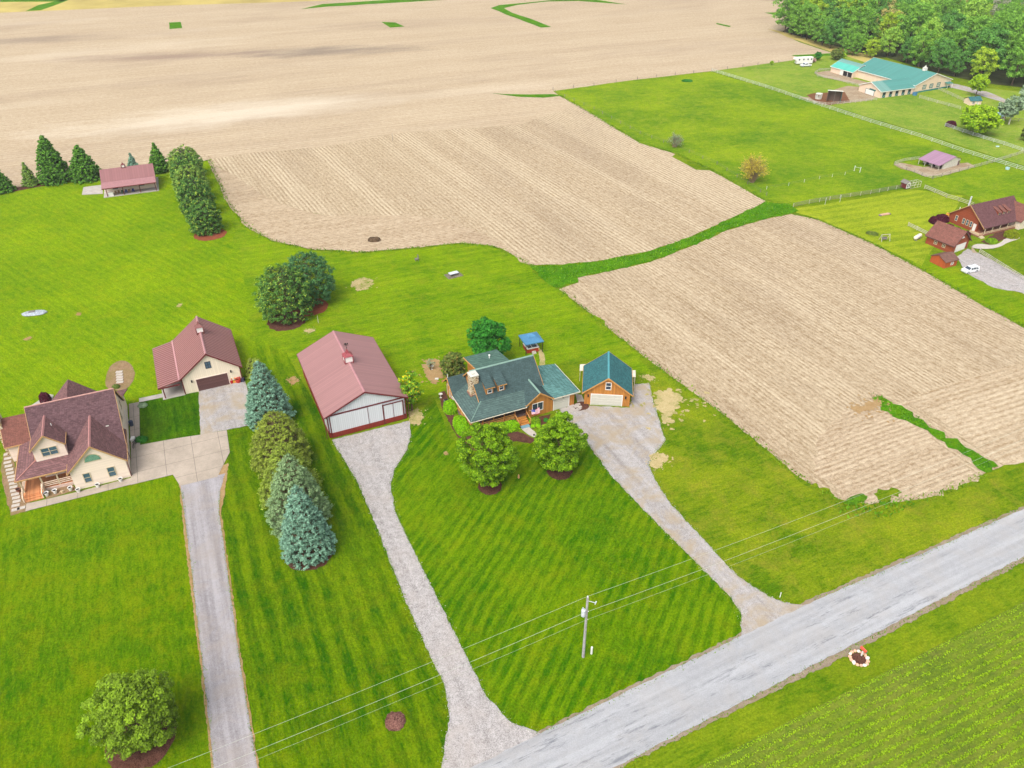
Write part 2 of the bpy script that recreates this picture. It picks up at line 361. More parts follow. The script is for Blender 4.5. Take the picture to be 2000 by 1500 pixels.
M_EDGE = gravel('dry_edge', (214, 184, 136), (168, 130, 84), (190, 150, 100), 0.6, 0.9)
def concrete(name, rgb, az, sx, sy, ox=0, oy=0):
    b = NB(name, 0.85, 0.2); v = b.coord(rot=-R_(az), loc=(ox, oy, 0)); o = b.sep(v)
    l1 = b.mr(b.ma('FRACT', b.ma('DIVIDE', o[0], sx)), 0.982, 0.988); l2 = b.mr(b.ma('FRACT', b.ma('DIVIDE', o[1], sy)), 0.982, 0.988)
    ln = b.ma('MAXIMUM', l1, l2)
    n = b.noise(v, 0.35, 5, 0.7); n2 = b.noise(v, 5, 3, 0.7); a = lg(*rgb); d = lg(*[int(c * .84) for c in rgb])
    col = b.mix(b.mr(b.ma('ADD', b.ma('MULTIPLY', n, .7), b.ma('MULTIPLY', n2, .3)), 0.35, 0.65), d, a)
    return b.done(b.mix(ln, col, lg(*[int(c * .62) for c in rgb])))
M_CONC = concrete('concrete', (222, 206, 188), 23.3, 3.9, 3.6)
M_SLAB = plain('slab', (214, 206, 198), 0.85, 0.2, scale=0.8, k=GK)
M_PAVER = plain('paver', (226, 216, 204), 0.85, 0.2, scale=2, k=GK)
M_GBED = gravel('garden_soil', (196, 166, 130), (134, 104, 80), (150, 140, 80), 0.6, 1.1)
M_CEDAR = stripes('cedar', (196, 132, 62), (120, 72, 30), 0.24, 'xy', 0.86, 0.65)
M_CEDARL = plain('cedar_trim', (206, 150, 84), 0.6)
M_LOG = stripes('log_rail', (186, 120, 66), (110, 62, 32), 0.2, 'z', 0.8, 0.65)
M_SHG = shingle('green_shingle', (84, 106, 106), 0.15)
M_SHT = shingle('teal_shingle', (104, 150, 146), 0.20)
M_SHT2 = shingle('deep_teal_shingle', (74, 128, 132), 0.16)
M_SHR = shingle('brown_shingle', (144, 108, 108), 0.22)
M_SHB = shingle('rust_shingle', (150, 102, 92), 0.12)
M_CREAM = stripes('cream_siding', (250, 230, 214), (222, 200, 182), 0.2, 'z', 0.88, 0.6, jit=0.04)
M_CREAMM = stripes('cream_metal', (246, 232, 208), (216, 200, 176), 0.3, 'xy', 0.9, 0.45, jit=0.03)
M_WHITM = stripes('white_metal', (218, 222, 226), (176, 180, 186), 0.3, 'xy', 0.86, 0.4, jit=0.03)
M_TAN = stripes('tan_metal', (238, 212, 188), (206, 180, 158), 0.9, 'xy', 0.93, 0.5, jit=0.03)
M_BRICK = stripes('red_siding', (156, 76, 46), (112, 50, 32), 0.2, 'z', 0.86, 0.7, jit=0.08)
M_SHEDW = stripes('orange_siding', (186, 90, 44), (140, 62, 30), 0.3, 'xy', 0.88, 0.7, jit=0.06)
M_REDM = stripes('red_metal', (142, 52, 44), (104, 36, 32), 0.3, 'xy', 0.86, 0.45, jit=0.04)
M_PINK = stripes('rose_metal_roof', (178, 132, 130), (162, 116, 116), 0.45, 'y', 0.82, 0.55, 0.3, jit=0.06, grain=(1, 1), k=1.75)
M_RIB = plain('red_ribbed_roof', (142, 88, 84), 0.5, 0.3, var=0.07, k=1.6)
M_RIBL = plain('roof_rib', (182, 138, 134), 0.5, 0.3, var=0.05, k=1.6)
M_RIBX = stripes('rose_roof_cross', (164, 112, 112), (148, 96, 98), 0.6, 'x', 0.84, 0.5, 0.4, jit=0.05, k=1.8)
M_TEALM = stripes('teal_metal', (88, 160, 150), (72, 140, 132), 1.0, 'y', 0.9, 0.5, 0.35, jit=0.05, k=1.8)
M_TEALF = stripes('faded_teal', (126, 176, 166), (104, 154, 146), 1.0, 'x', 0.9, 0.5, 0.35, jit=0.05, k=1.8)
M_TEALL = stripes('light_teal', (96, 206, 188), (80, 184, 168), 1.0, 'y', 0.9, 0.5, 0.35, jit=0.05, k=1.8)
M_PURP = stripes('mauve_metal', (180, 140, 166), (160, 120, 148), 0.9, 'y', 0.88, 0.5, 0.35, jit=0.05, k=1.8)
M_WHITE = plain('white_paint', (240, 238, 232), 0.5, var=0.03)
M_OFFW = plain('garage_door_white', (206, 204, 192), 0.5, var=0.03)
M_MAROON = plain('maroon_trim', (112, 46, 48), 0.5)
M_BROWND = stripes('brown_door', (104, 72, 70), (70, 48, 48), 0.5, 'z', 0.9, 0.5, jit=0.05)
M_TANTRIM = plain('tan_trim', (196, 154, 104), 0.6)
M_WINTRIM = plain('window_trim', (206, 190, 160), 0.6)
M_GLASS = plain('glass', (58, 70, 84), 0.12, 0.6, var=0.1)
M_GLASSB = plain('blue_glass', (74, 104, 122), 0.12, 0.6, var=0.15)
M_GLASSG = plain('curtained_glass', (118, 162, 140), 0.25, 0.5, var=0.2, scale=6)
M_DARK = plain('dark', (36, 34, 34), 0.8)
M_BLACK = plain('black_rubber', (26, 26, 28), 0.7)
M_GREY = plain('grey_metal', (150, 152, 156), 0.5, metal=0.3)
M_LGREY = plain('weathered_wood', (196, 190, 178), 0.85, 0.15, var=0.15)
M_DGREY = plain('dark_weathered_wood', (128, 122, 118), 0.85, 0.15)
M_POLE = plain('pole_wood', (176, 170, 172), 0.85, 0.15, var=0.2)
M_WIRE = plain('wire', (196, 202, 186), 0.6)
M_STEEL = plain('galvanised', (206, 210, 218), 0.45)
M_DECK = stripes('deck', (204, 138, 92), (160, 100, 62), 0.16, 'x', 0.88, 0.7)
M_DKDECK = plain('porch_boards', (122, 98, 92), 0.8)
M_ROOFTRIM = plain('pale_green_cap', (124, 154, 142), 0.8)
M_FASC = plain('pale_fascia', (214, 206, 186), 0.6)
M_BLUE = plain('blue_canopy', (72, 128, 166), 0.6, var=0.08)
M_REDWOOD = stripes('redwood_tub', (178, 62, 34), (126, 40, 24), 0.12, 'xy', 0.85, 0.6)
M_WATER = plain('tub_water', (96, 110, 116), 0.1, 0.6, var=0.4, scale=6)
M_BARK = plain('bark', (110, 90, 74), 0.95, 0.1, var=0.25, scale=6)
M_BIRCH = plain('pale_bark', (220, 214, 200), 0.9, 0.1, var=0.15, scale=6)
def stonemat(name):
    b = NB(name, 0.9, 0.15); v = b.coord(scale=(1, 1, 1.5))
    x = b.n('ShaderNodeTexVoronoi'); b.put(x.inputs['Vector'], v); x.inputs['Scale'].default_value = 3.6
    hs = b.sep(x.outputs['Color'])
    e = b.n('ShaderNodeTexVoronoi', feature='DISTANCE_TO_EDGE'); b.put(e.inputs['Vector'], v); e.inputs['Scale'].default_value = 3.6
    col = b.mix(hs[0], lin(196, 168, 124), lin(240, 230, 206)); col = b.mix(b.mr(hs[1], .78, .8), col, lin(150, 116, 84))
    return b.done(b.mix(b.mr(e.outputs['Distance'], 0.02, 0.08), lin(140, 122, 100), col))
M_STONE = stonemat('fieldstone')
L_SPB = leafmat('blue_spruce_needles', (62, 98, 78), (160, 206, 178), clump=0.3, cscale=1.2)
L_SPS = leafmat('sage_spruce_needles', (78, 108, 64), (172, 202, 146), clump=0.3, cscale=1.2)
L_SPY = leafmat('yellow_spruce_needles', (84, 104, 34), (178, 200, 78), clump=0.35, cscale=1.0)
L_SPO = leafmat('olive_spruce_needles', (88, 98, 44), (174, 194, 70), clump=0.4, cscale=0.8)
L_PINE = leafmat('pine_needles', (34, 76, 34), (116, 166, 72), (172, 192, 70), 0.45, clump=0.3, cscale=0.9)
L_PINEB = leafmat('blue_pine_needles', (28, 74, 46), (96, 150, 88), (136, 170, 90), 0.2, clump=0.3, cscale=0.9)
L_PINEL = leafmat('light_pine_needles', (62, 100, 38), (156, 194, 84), (170, 184, 70), 0.4, clump=0.3, cscale=0.9)
L_DCON = leafmat('dark_conifer_needles', (32, 84, 32), (124, 180, 56), clump=0.3, cscale=0.9)
L_MAPLE = leafmat('bright_leaves', (36, 84, 6), (152, 198, 26), (186, 202, 50), 0.18, clump=0.45, cscale=0.8)
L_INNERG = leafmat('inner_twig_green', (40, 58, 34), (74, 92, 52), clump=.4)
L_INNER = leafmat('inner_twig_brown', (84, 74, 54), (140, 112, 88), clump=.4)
L_BL = leafmat('mottled_leaves', (70, 88, 30), (158, 196, 44), clump=0.6, cscale=0.42)
L_DARKG = leafmat('deep_green_leaves', (22, 92, 26), (74, 158, 50), clump=0.4)
L_OLIVE = leafmat('olive_leaves', (62, 92, 30), (128, 142, 66), (150, 120, 60), 0.3, clump=0.4)
L_HEDGE = leafmat('hedge_leaves', (84, 150, 4), (170, 222, 18), clump=0.25)
L_YTIP = leafmat('yellow_tip_leaves', (70, 130, 20), (150, 190, 50), (226, 206, 30), 0.5, clump=0.35)
L_YG = leafmat('yellow_green_leaves', (96, 146, 14), (182, 212, 36), clump=0.45)
L_GREY = leafmat('grey_green_leaves', (96, 124, 92), (164, 186, 148), clump=0.4)
M_TWIG = plain('twigs', (156, 134, 104), 0.95, 0.1)
L_BUD = leafmat('yellow_buds', (166, 150, 60), (222, 206, 66), clump=0.4)
L_BURG = leafmat('burgundy_leaves', (54, 14, 30), (112, 40, 62), clump=0.4)
FOR = [('green', leafmat('wood_green', (62, 116, 34), (156, 208, 76), clump=0.5, cscale=0.16)),
       ('deep green', leafmat('wood_deep', (52, 108, 42), (128, 186, 80), clump=0.5, cscale=0.16)),
       ('yellow green', leafmat('wood_yellow_green', (112, 156, 28), (206, 226, 66), clump=0.5, cscale=0.16)),
       ('lime', leafmat('wood_lime', (104, 158, 44), (184, 218, 88), clump=0.5, cscale=0.16)),
       ('tan budding', leafmat('wood_tan', (156, 152, 84), (226, 208, 124), clump=0.5, cscale=0.16)),
       ('grey half-bare', leafmat('wood_grey', (122, 130, 106), (180, 180, 150), clump=0.5, cscale=0.16))]
L_CROP = leafmat('crop_leaves', (112, 154, 14), (162, 192, 30), clump=0.5, cscale=0.3)
L_TUFT = leafmat('tuft_grass', (52, 110, 8), (120, 166, 22), clump=0.5, cscale=0.25)

# ---------------------------------------------------------------- ground
big = bpy.data.meshes.new('ground'); big.from_pydata([(-3000, -1500, 0), (3000, -1500, 0), (3000, 5000, 0), (-3000, 5000, 0)], [], [(0, 1, 2, 3)]); big.materials.append(G_WILD)
link('ground', big)['kind'] = 'structure'
# far fields
struct('far_field', [(-900, -120), (2900, -120), (2900, -60), (1560, -12), (1588, 12), (1575, 45), (1527, 66), (1560, 82), (1640, 108), (1560, 118), (1400, 138), (1240, 156), (1080, 178),
    (1096, 189), (1130, 207), (1010, 246), (780, 262), (640, 288), (480, 302), (420, 312), (330, 322), (190, 342), (90, 356), (0, 372), (-500, 440), (-900, 470)], .02, F_UP, 0.3, 3, 2)
struct('row_field', [(395, 300), (420, 310), (480, 300), (640, 286), (780, 260), (1010, 244), (1129, 206), (1250, 280), (1320, 301), (1312, 306), (1360, 332), (1386, 333), (1440, 362), (1495, 393),
    (1480, 402), (1430, 425), (1350, 462), (1270, 490), (1180, 508), (1100, 517), (1040, 518), (1015, 506), (1000, 495), (985, 478), (880, 432), (800, 422), (650, 422), (600, 414), (545, 398), (500, 372), (450, 340), (420, 322)], .04, F_MID, 0.2, 1.5, 3)
struct('headland', [(400, 305), (420, 322), (452, 340), (500, 372), (545, 398), (600, 414), (650, 422), (800, 421), (880, 430), (990, 480), (1020, 506), (1038, 518), (1015, 512), (1000, 497), (982, 487), (960, 480), (900, 475), (800, 485), (700, 493), (600, 486), (530, 470), (480, 442), (455, 412), (436, 380), (420, 345), (408, 320)], .06, F_HEAD, 0.35, 1.2, 4)
struct('right_field', [(1092, 565), (1130, 552), (1128, 543), (1200, 528), (1270, 512), (1340, 485), (1420, 450), (1500, 427), (1545, 418), (1600, 430), (1700, 474), (1800, 527), (1900, 585), (2000, 640), (2500, 960), (2300, 1010),
    (2000, 903), (1962, 908), (1922, 925), (1905, 937), (1820, 970), (1760, 980), (1700, 985), (1640, 975), (1600, 955), (1558, 930), (1500, 880), (1400, 800), (1250, 690), (1150, 610)], .02, F_RIGHT, 0.18, 1.0, 5)
struct('end_rows', [(1740, 795), (1800, 770), (1872, 745), (2000, 707), (2240, 650), (2520, 950), (2300, 1008), (2000, 902), (1962, 907), (1940, 900), (1900, 868), (1830, 815), (1780, 790)], .04, F_HEADR, 0.3, 1, 6)
struct('corner_rows', [(1660, 800), (1740, 796), (1800, 830), (1870, 895), (1915, 930), (1820, 968), (1760, 978), (1700, 983), (1645, 973), (1590, 920), (1600, 850)], .04, F_HEAD, 0.8, 1, 7)
for i, pts in enumerate([[(0, 25), (0, -40), (240, -40), (520, -10), (1000, -14), (560, 4), (300, 12), (120, 20)]]):
    struct('yellow_field', pts, .04, F_YEL, 1, 4, 8)
W_G = [[(330, 44), (353, 43), (356, 55), (331, 57)], [(745, 43), (772, 44), (790, 52), (762, 54)],
       [(588, 18), (640, 13), (760, 6), (900, -2), (900, -8), (740, 1), (630, 8)],
       [(958, 16), (975, 10), (1020, 6), (1080, 0), (1150, -3), (1225, 9), (1130, 2), (1070, 3), (1010, 10), (984, 16), (1000, 25), (1050, 42), (1077, 53), (1056, 54), (1010, 36)],
       [(958, 182), (985, 184), (1080, 184), (1100, 187), (1060, 191), (1010, 189)], [(1493, 25), (1590, 22), (1588, 27), (1560, 32), (1520, 31)],
       [(1545, 108), (1640, 103), (1680, 106), (1560, 112)], [(50, 22), (75, 10), (120, 0), (140, -3), (130, 2), (80, 20)], [(1400, 45), (1428, 51), (1424, 53), (1398, 47)],
       [(0, -2), (140, -3), (120, 3), (0, 4)]]
for i, pts in enumerate(W_G): struct('grass_strip', pts, .06, G_LUSH, .6, 2, 20 + i)
struct('field_edge_strip', [(1500, 57), (1530, 62), (1640, 92), (1700, 108), (1760, 125), (1690, 122), (1620, 100), (1560, 80)], .05, F_YEL, 1, 2, 31)
# waterway and grass strip in the right field
WWAY = [(1036, 520), (1100, 518), (1180, 509), (1270, 491), (1350, 463), (1430, 426), (1496, 394), (1540, 398), (1560, 412), (1545, 417), (1500, 426), (1420, 449), (1340, 484), (1270, 511), (1200, 527), (1128, 542), (1130, 551), (1085, 562), (1060, 545)]
struct('waterway', WWAY, .08, G_LUSH, .6, .8, 9)
STRIP = [(1703, 778), (1716, 773), (1735, 782), (1770, 800), (1830, 840), (1900, 880), (1950, 912), (1925, 924), (1880, 888), (1820, 850), (1770, 822), (1720, 802)]
struct('grass_strip', STRIP, .08, G_LUSH, .8, .7, 10)
for pts, s in (([(1706, 965), (1740, 952), (1762, 962), (1755, 972), (1715, 978)], 61), ([(1575, 940), (1620, 955), (1645, 980), (1610, 985), (1580, 960)], 62)):
    struct('weed_patch', pts, .07, G_VERGE, .8, .5, s)
# lawns
struct('back_lawn', [(-900, 470), (-400, 425), (0, 374), (90, 362), (190, 348), (300, 340), (345, 332), (405, 312), (425, 350), (442, 390), (470, 430), (520, 480), (530, 560), (540, 650), (540, 720), (476, 735), (390, 760), (240, 820), (100, 800), (2, 850), (-100, 860), (-900, 960)], .02, G_BACK, .3, 1.5, 11)
struct('middle_lawn', [(455, 425), (480, 444), (530, 472), (600, 488), (700, 494), (800, 486), (900, 476), (960, 481), (1000, 498), (1040, 522), (1060, 548), (1092, 567), (1150, 612), (1250, 692), (1270, 735), (1140, 700), (870, 760), (800, 800), (640, 700), (560, 700), (500, 690), (480, 560)], .03, G_BACK2, .9, 1.2, 12)
struct('left_lawn', [(-900, 800), (-100, 850), (2, 900), (21, 1007), (60, 996), (175, 966), (257, 946), (338, 928), (380, 950), (400, 1060), (430, 1300), (460, 1560), (470, 1700), (-900, 1800)], .02, G_LEFT, .1, .6, 13)
struct('strip_lawn', [(445, 842), (490, 790), (480, 740), (500, 660), (560, 690), (610, 780), (660, 855), (730, 960), (810, 1170), (870, 1310), (900, 1385), (900, 1440), (890, 1560), (880, 1700), (480, 1700), (460, 1500), (420, 1240), (400, 1010), (420, 940)], .035, G_STRIP, .12, .6, 14)
struct('front_lawn', [(790, 830), (850, 780), (880, 860), (1010, 870), (1140, 850), (1240, 900), (1300, 1000), (1430, 1130), (1480, 1195), (1460, 1237), (1300, 1322), (1065, 1432), (1000, 1440), (910, 1400), (850, 1240), (800, 1120), (740, 1010), (730, 940)], .035, G_FRONT, .12, .6, 15)
struct('verge', [(1250, 735), (1300, 745), (1500, 890), (1560, 940), (1640, 985), (1760, 990), (1905, 945), (2010, 905), (2200, 960), (2050, 985), (1700, 1120), (1560, 1180), (1500, 1175), (1400, 1090), (1240, 930), (1240, 860), (1250, 800)], .035, G_VERGE, .2, .7, 16)
struct('inner_lawn', [(272, 786), (387, 766), (391, 856), (274, 874)], .045, G_INNER, .08, .4, 17)
struct('pasture', [(1080, 178), (1240, 156), (1390, 140), (1640, 215), (1800, 262), (2000, 325), (2300, 420), (2300, 560), (2000, 440), (1880, 378), (1775, 368), (1550, 402), (1490, 388), (1440, 358), (1390, 330), (1320, 299), (1250, 278), (1096, 187)], .03, G_PAST, .4, 1.5, 18)
struct('paddock', [(1392, 139), (1640, 105), (1700, 118), (1800, 160), (2200, 200), (2300, 330), (2100, 345), (2000, 324), (1800, 260), (1640, 213)], .04, G_PADD, .4, 1.5, 19)
struct('mown_lawn', [(1552, 408), (1700, 385), (1775, 370), (1880, 382), (1860, 420), (1800, 520), (1700, 472), (1600, 428), (1556, 416)], .05, G_MOWN, .3, 1.2, 21)
struct('mown_lawn', [(1800, 525), (1700, 472), (1790, 440), (1830, 510), (1900, 530), (1990, 575), (2400, 780), (2400, 880), (2000, 641), (1900, 586)], .045, G_BACK2, .3, 1.2, 22)
# road and drives
A1 = Vector((3.0, 45.8)); A2 = Vector((69.5, 78.0)); dA1 = Vector((math.cos(R_(27.5)), math.sin(R_(27.5)))); dA2 = Vector((math.cos(R_(24)), math.sin(R_(24))))
Bp1 = Vector((10.4, 42.3)) ; Bp2 = Vector((64.8, 69.4))
rd = [A1 - dA1 * 140, A1, (A1 + A2) / 2 + Vector((-.25, .55)), A2, A2 + dA2 * 260, Bp2 + dA2 * 262, Bp2, (Bp1 + Bp2) / 2, Bp1, Bp1 - dA1 * 142]
sh = [rd[0] + Vector((-.15, .3)), rd[1] + Vector((-.15, .3)), rd[2] + Vector((-.2, .4)), rd[3] + Vector((-.2, .4)), rd[4] + Vector((-.3, .5)), rd[5] - Vector((-.3, .5)), rd[6] - Vector((-.25, .5)), rd[7] - Vector((-.3, .7)), rd[8] - Vector((-.1, .3)), rd[9] - Vector((-.3, .5))]
struct('road_shoulder', sh, .055, M_SHOULD, .16, .4, 23, px=False)
struct('road', rd, .10, M_ROADM, .10, .7, 24, px=False)
struct('gravel_drive', [(648, 860), (800, 822), (803, 850), (795, 880), (772, 915), (763, 945), (772, 1000), (800, 1060), (850, 1160), (905, 1270), (950, 1360), (1000, 1412), (1060, 1434), (1040, 1452), (960, 1495), (900, 1540), (862, 1500), (868, 1460), (878, 1400), (868, 1340), (835, 1270), (790, 1170), (740, 1040), (700, 945), (670, 895)], .07, M_GRAV, .09, .4, 25)
struct('gravel_drive', [(1095, 806), (1140, 793), (1230, 797), (1238, 752), (1268, 748), (1278, 790), (1290, 830), (1300, 860), (1280, 885), (1267, 908), (1278, 935), (1310, 985), (1370, 1050), (1440, 1125), (1500, 1165), (1545, 1180), (1585, 1180), (1450, 1250), (1447, 1225), (1446, 1195), (1420, 1160), (1370, 1110), (1310, 1050), (1250, 990), (1190, 925), (1150, 870), (1120, 840)], .075, M_GRAVB, .12, .4, 26)
struct('lane', [(352, 948), (440, 925), (430, 960), (428, 1000), (445, 1120), (470, 1300), (500, 1480), (530, 1700), (430, 1700), (418, 1500), (395, 1290), (370, 1080), (360, 1000)], .075, M_GRAVL, .06, .5, 27)
struct('lane_edge', [(350, 940), (446, 905), (440, 960), (432, 1000), (449, 1120), (474, 1300), (504, 1480), (534, 1700), (424, 1700), (413, 1500), (390, 1290), (364, 1080), (355, 1000)], .06, M_EDGE, .1, .4, 28)
struct('parking_pad', [(388, 764), (449, 750), (478, 742), (486, 770), (484, 832), (444, 840), (392, 850)], .08, M_GRAVB, .06, .4, 29)
struct('concrete_drive', [(256, 873), (338, 858), (391, 850), (443, 841), (449, 884), (425, 932), (352, 950), (338, 928), (256, 948)], .10, M_CONC, 0)
struct('concrete_walk', [(50, 1000), (52, 985), (150, 962), (256, 934), (257, 947), (175, 968), (60, 997)], .104, M_CONC, 0)
struct('concrete_walk', [(252, 790), (272, 786), (274, 873), (256, 874)], .108, M_CONC, 0)
struct('concrete_walk', [(272, 779), (320, 769), (323, 776), (272, 787)], .11, M_SLAB, 0)
struct('stepping_border', [(2, 915), (8, 885), (18, 880), (45, 950), (52, 984), (50, 1000), (21, 1008), (5, 945)], .06, M_GBED, .1, .4, 33)
struct('garden_bed', [(32, 880), (60, 900), (60, 985), (52, 988), (30, 940)], .055, M_GBED, .1, .4, 34)
struct('garden_bed', [(86, 963), (140, 945), (150, 958), (90, 975)], .056, M_GBED, .05, .4, 35)
struct('garden_bed', [(205, 745), (215, 715), (232, 704), (250, 706), (262, 720), (263, 740), (250, 760), (225, 764), (208, 758)], .056, M_GBED, .15, .4, 36, smooth_it=1)
struct('back_patio', [(95, 770), (105, 772), (100, 792), (60, 808), (50, 800)], .08, M_SLAB, 0)
def ragged(pts, z, m, seed, n=120):
    P = [W(*p) for p in pts]; cx = sum(p.x for p in P) / len(P); cy = sum(p.y for p in P) / len(P); rn = random.Random(seed); mb = MB(); pl = [(p.x, p.y) for p in P]
    ext = max((p - Vector((cx, cy, 0))).length for p in P)
    def blob(x, y, r, zz, k=13):
        ph = [rn.uniform(0, 6.3) for _ in range(3)]; q = []
        for i in range(k):
            a = 2 * math.pi * i / k; rr = r * (1 + .3 * math.sin(2 * a + ph[0]) + .22 * math.sin(3 * a + ph[1]) + .16 * math.sin(5 * a + ph[2]) + rn.uniform(-.1, .1)); q.append((x + rr * math.cos(a), y + rr * math.sin(a), zz))
        mb.add(q, [list(range(k))])
    c_ = 0
    for t in range(1500):
        x, y = cx + rn.uniform(-1.2, 1.2) * ext, cy + rn.uniform(-1.2, 1.2) * ext
        ins = inside(x, y, pl); d = math.hypot(x - cx, y - cy) / ext
        if ins or rn.random() < .16 * max(0, 1.5 - d):
            blob(x, y, ext * (rn.uniform(.06, .17) if ins else rn.uniform(.02, .07)), z + c_ * .0002); c_ += 1
        if c_ > n: break
    mb.build('bare_ground', m)['kind'] = 'structure'
# barn-side bare bits, dry patches
for k, (pts, m) in enumerate([
    ([(688, 552), (700, 546), (712, 543), (727, 546), (724, 556), (716, 566), (700, 568), (688, 562)], M_SAND),
    ([(592, 646), (606, 643), (616, 646), (604, 651)], M_SAND), ([(800, 806), (815, 800), (825, 812), (818, 830), (804, 826)], M_SAND),
    ([(1250, 735), (1265, 733), (1280, 738), (1268, 744)], M_SAND), ([(1284, 765), (1310, 764), (1330, 776), (1312, 800), (1300, 830), (1290, 800)], M_SAND),
    ([(1270, 890), (1290, 885), (1305, 895), (1290, 912), (1275, 918)], M_SAND), ([(830, 705), (858, 702), (862, 735), (848, 748), (832, 740)], M_EDGE),
    ([(1092, 800), (1105, 795), (1130, 790), (1135, 800), (1100, 808)], M_SLAB),
    ([(148, 616), (152, 611), (160, 612), (156, 617)], M_EDGE), ([(344, 600), (348, 594), (356, 594), (352, 600)], M_SAND), ([(44, 664), (58, 658), (64, 660), (52, 665)], M_EDGE),
    ([(560, 742), (575, 736), (584, 744), (570, 752)], M_EDGE), ([(905, 905), (912, 902), (916, 908), (909, 911)], M_EDGE), ([(866, 885), (872, 882), (876, 888), (870, 890)], M_EDGE),
    ([(1664, 800), (1720, 782), (1712, 794), (1680, 806)], M_EDGE),
    ]):
    ragged(pts, .066 + k * .001, m, 40 + k)
struct('gravel_path', [(1052, 690), (1051, 682), (1058, 684), (1064, 694), (1065, 716), (1053, 716), (1054, 704)], .066, M_SAND, .08, .3, 54, smooth_it=1)
struct('mulch_bed', [(857, 768), (868, 764), (882, 790), (890, 830), (910, 848), (945, 862), (1000, 840), (1020, 846), (1045, 858), (1036, 867), (1008, 862), (985, 868), (960, 885), (925, 880), (900, 866), (880, 830), (862, 795)], .06, M_MULCH, .1, .4, 55)
struct('mulch_bed', [(1030, 822), (1078, 808), (1062, 832), (1040, 838)], .062, M_MULCH, .1, .4, 56)
struct('mulch_bed', [(1118, 790), (1140, 783), (1152, 792), (1148, 800), (1130, 804), (1120, 798)], .085, M_MULCH, .1, .3, 57, smooth_it=1)
struct('front_walk', [(1016, 835), (1032, 830), (1036, 838), (1047, 845), (1048, 856), (1035, 852), (1022, 842)], .09, M_PAVER, 0, smooth_it=1)
struct('patio', [(1124, 770), (1136, 772), (1143, 788), (1128, 788)], .08, M_SLAB, 0)
struct('pavilion_pad', [(160, 381), (163, 366), (200, 361), (201, 379)], .07, M_SLAB, 0)
struct('mulch_strip', [(-60, 386), (0, 372), (80, 358), (120, 358), (60, 368), (0, 380)], .058, M_MULCH, .4, .7, 58)
struct('grass_edge', [(100, 356), (190, 347), (195, 352), (110, 364)], .06, G_BACK, .4, .7, 59)
# stable yard
struct('yard', [(1588, 190), (1640, 172), (1655, 168), (1700, 172), (1712, 190), (1700, 196), (1640, 203), (1600, 203), (1560, 190)], .06, M_DIRT, .3, 2, 63)
struct('yard', [(1590, 142), (1620, 138), (1660, 152), (1720, 168), (1680, 165), (1610, 152)], .06, M_DIRT, .3, 2, 64)
struct('mud_yard', [(1575, 186), (1590, 182), (1650, 180), (1660, 198), (1620, 206), (1600, 203)], .07, M_MUD, .2, 2, 65)
struct('yard', [(1745, 322), (1760, 318), (1800, 326), (1812, 340), (1808, 346), (1785, 336), (1760, 330)], .064, M_DIRT, .12, 1, 66)
struct('yard', [(1790, 328), (1890, 318), (1905, 325), (1850, 342), (1810, 345)], .07, M_DIRT, .12, 1, 67)
struct('farm_track', [(1855, 163), (1870, 165), (1930, 180), (1978, 200), (1990, 206), (1970, 204), (1900, 182), (1850, 170)], .06, M_GRAVB, .5, 1, 68)
struct('gravel_drive', [(1868, 502), (1890, 486), (1905, 492), (1990, 536), (2300, 690), (2300, 760), (1995, 572), (1940, 562), (1890, 535)], .07, M_GRAV, .2, .6, 69)
struct('house_walk', [(1898, 480), (1912, 476), (1940, 480), (1955, 474), (1962, 466), (1990, 462), (1992, 467), (1968, 474), (1955, 482), (1935, 487), (1900, 486)], .08, M_PAVER, 0, smooth_it=1)
struct('garden_bed', [(1915, 472), (1960, 448), (1990, 455), (1990, 462), (1955, 470), (1930, 478)], .06, M_MULCH, .2, .5, 70)
struct('yard', [(1895, 480), (1902, 486), (1910, 495), (1900, 494)], .076, M_DIRT, .2, .5, 71)
def ring(px, py, r, m, nm='mulch_ring', z=.066, sx=1.0, seed=0):
    c = W(px, py); rn = random.Random(seed); P = []
    for i in range(40):
        a = 2 * math.pi * i / 40; k = r * (1 + rn.uniform(-.05, .05)); P.append((c.x + math.cos(a) * k * sx, c.y + math.sin(a) * k))
    return struct(nm, P, z, m, 0, px=False)
ring(772, 1410, 1.05, M_MULCH, seed=3)
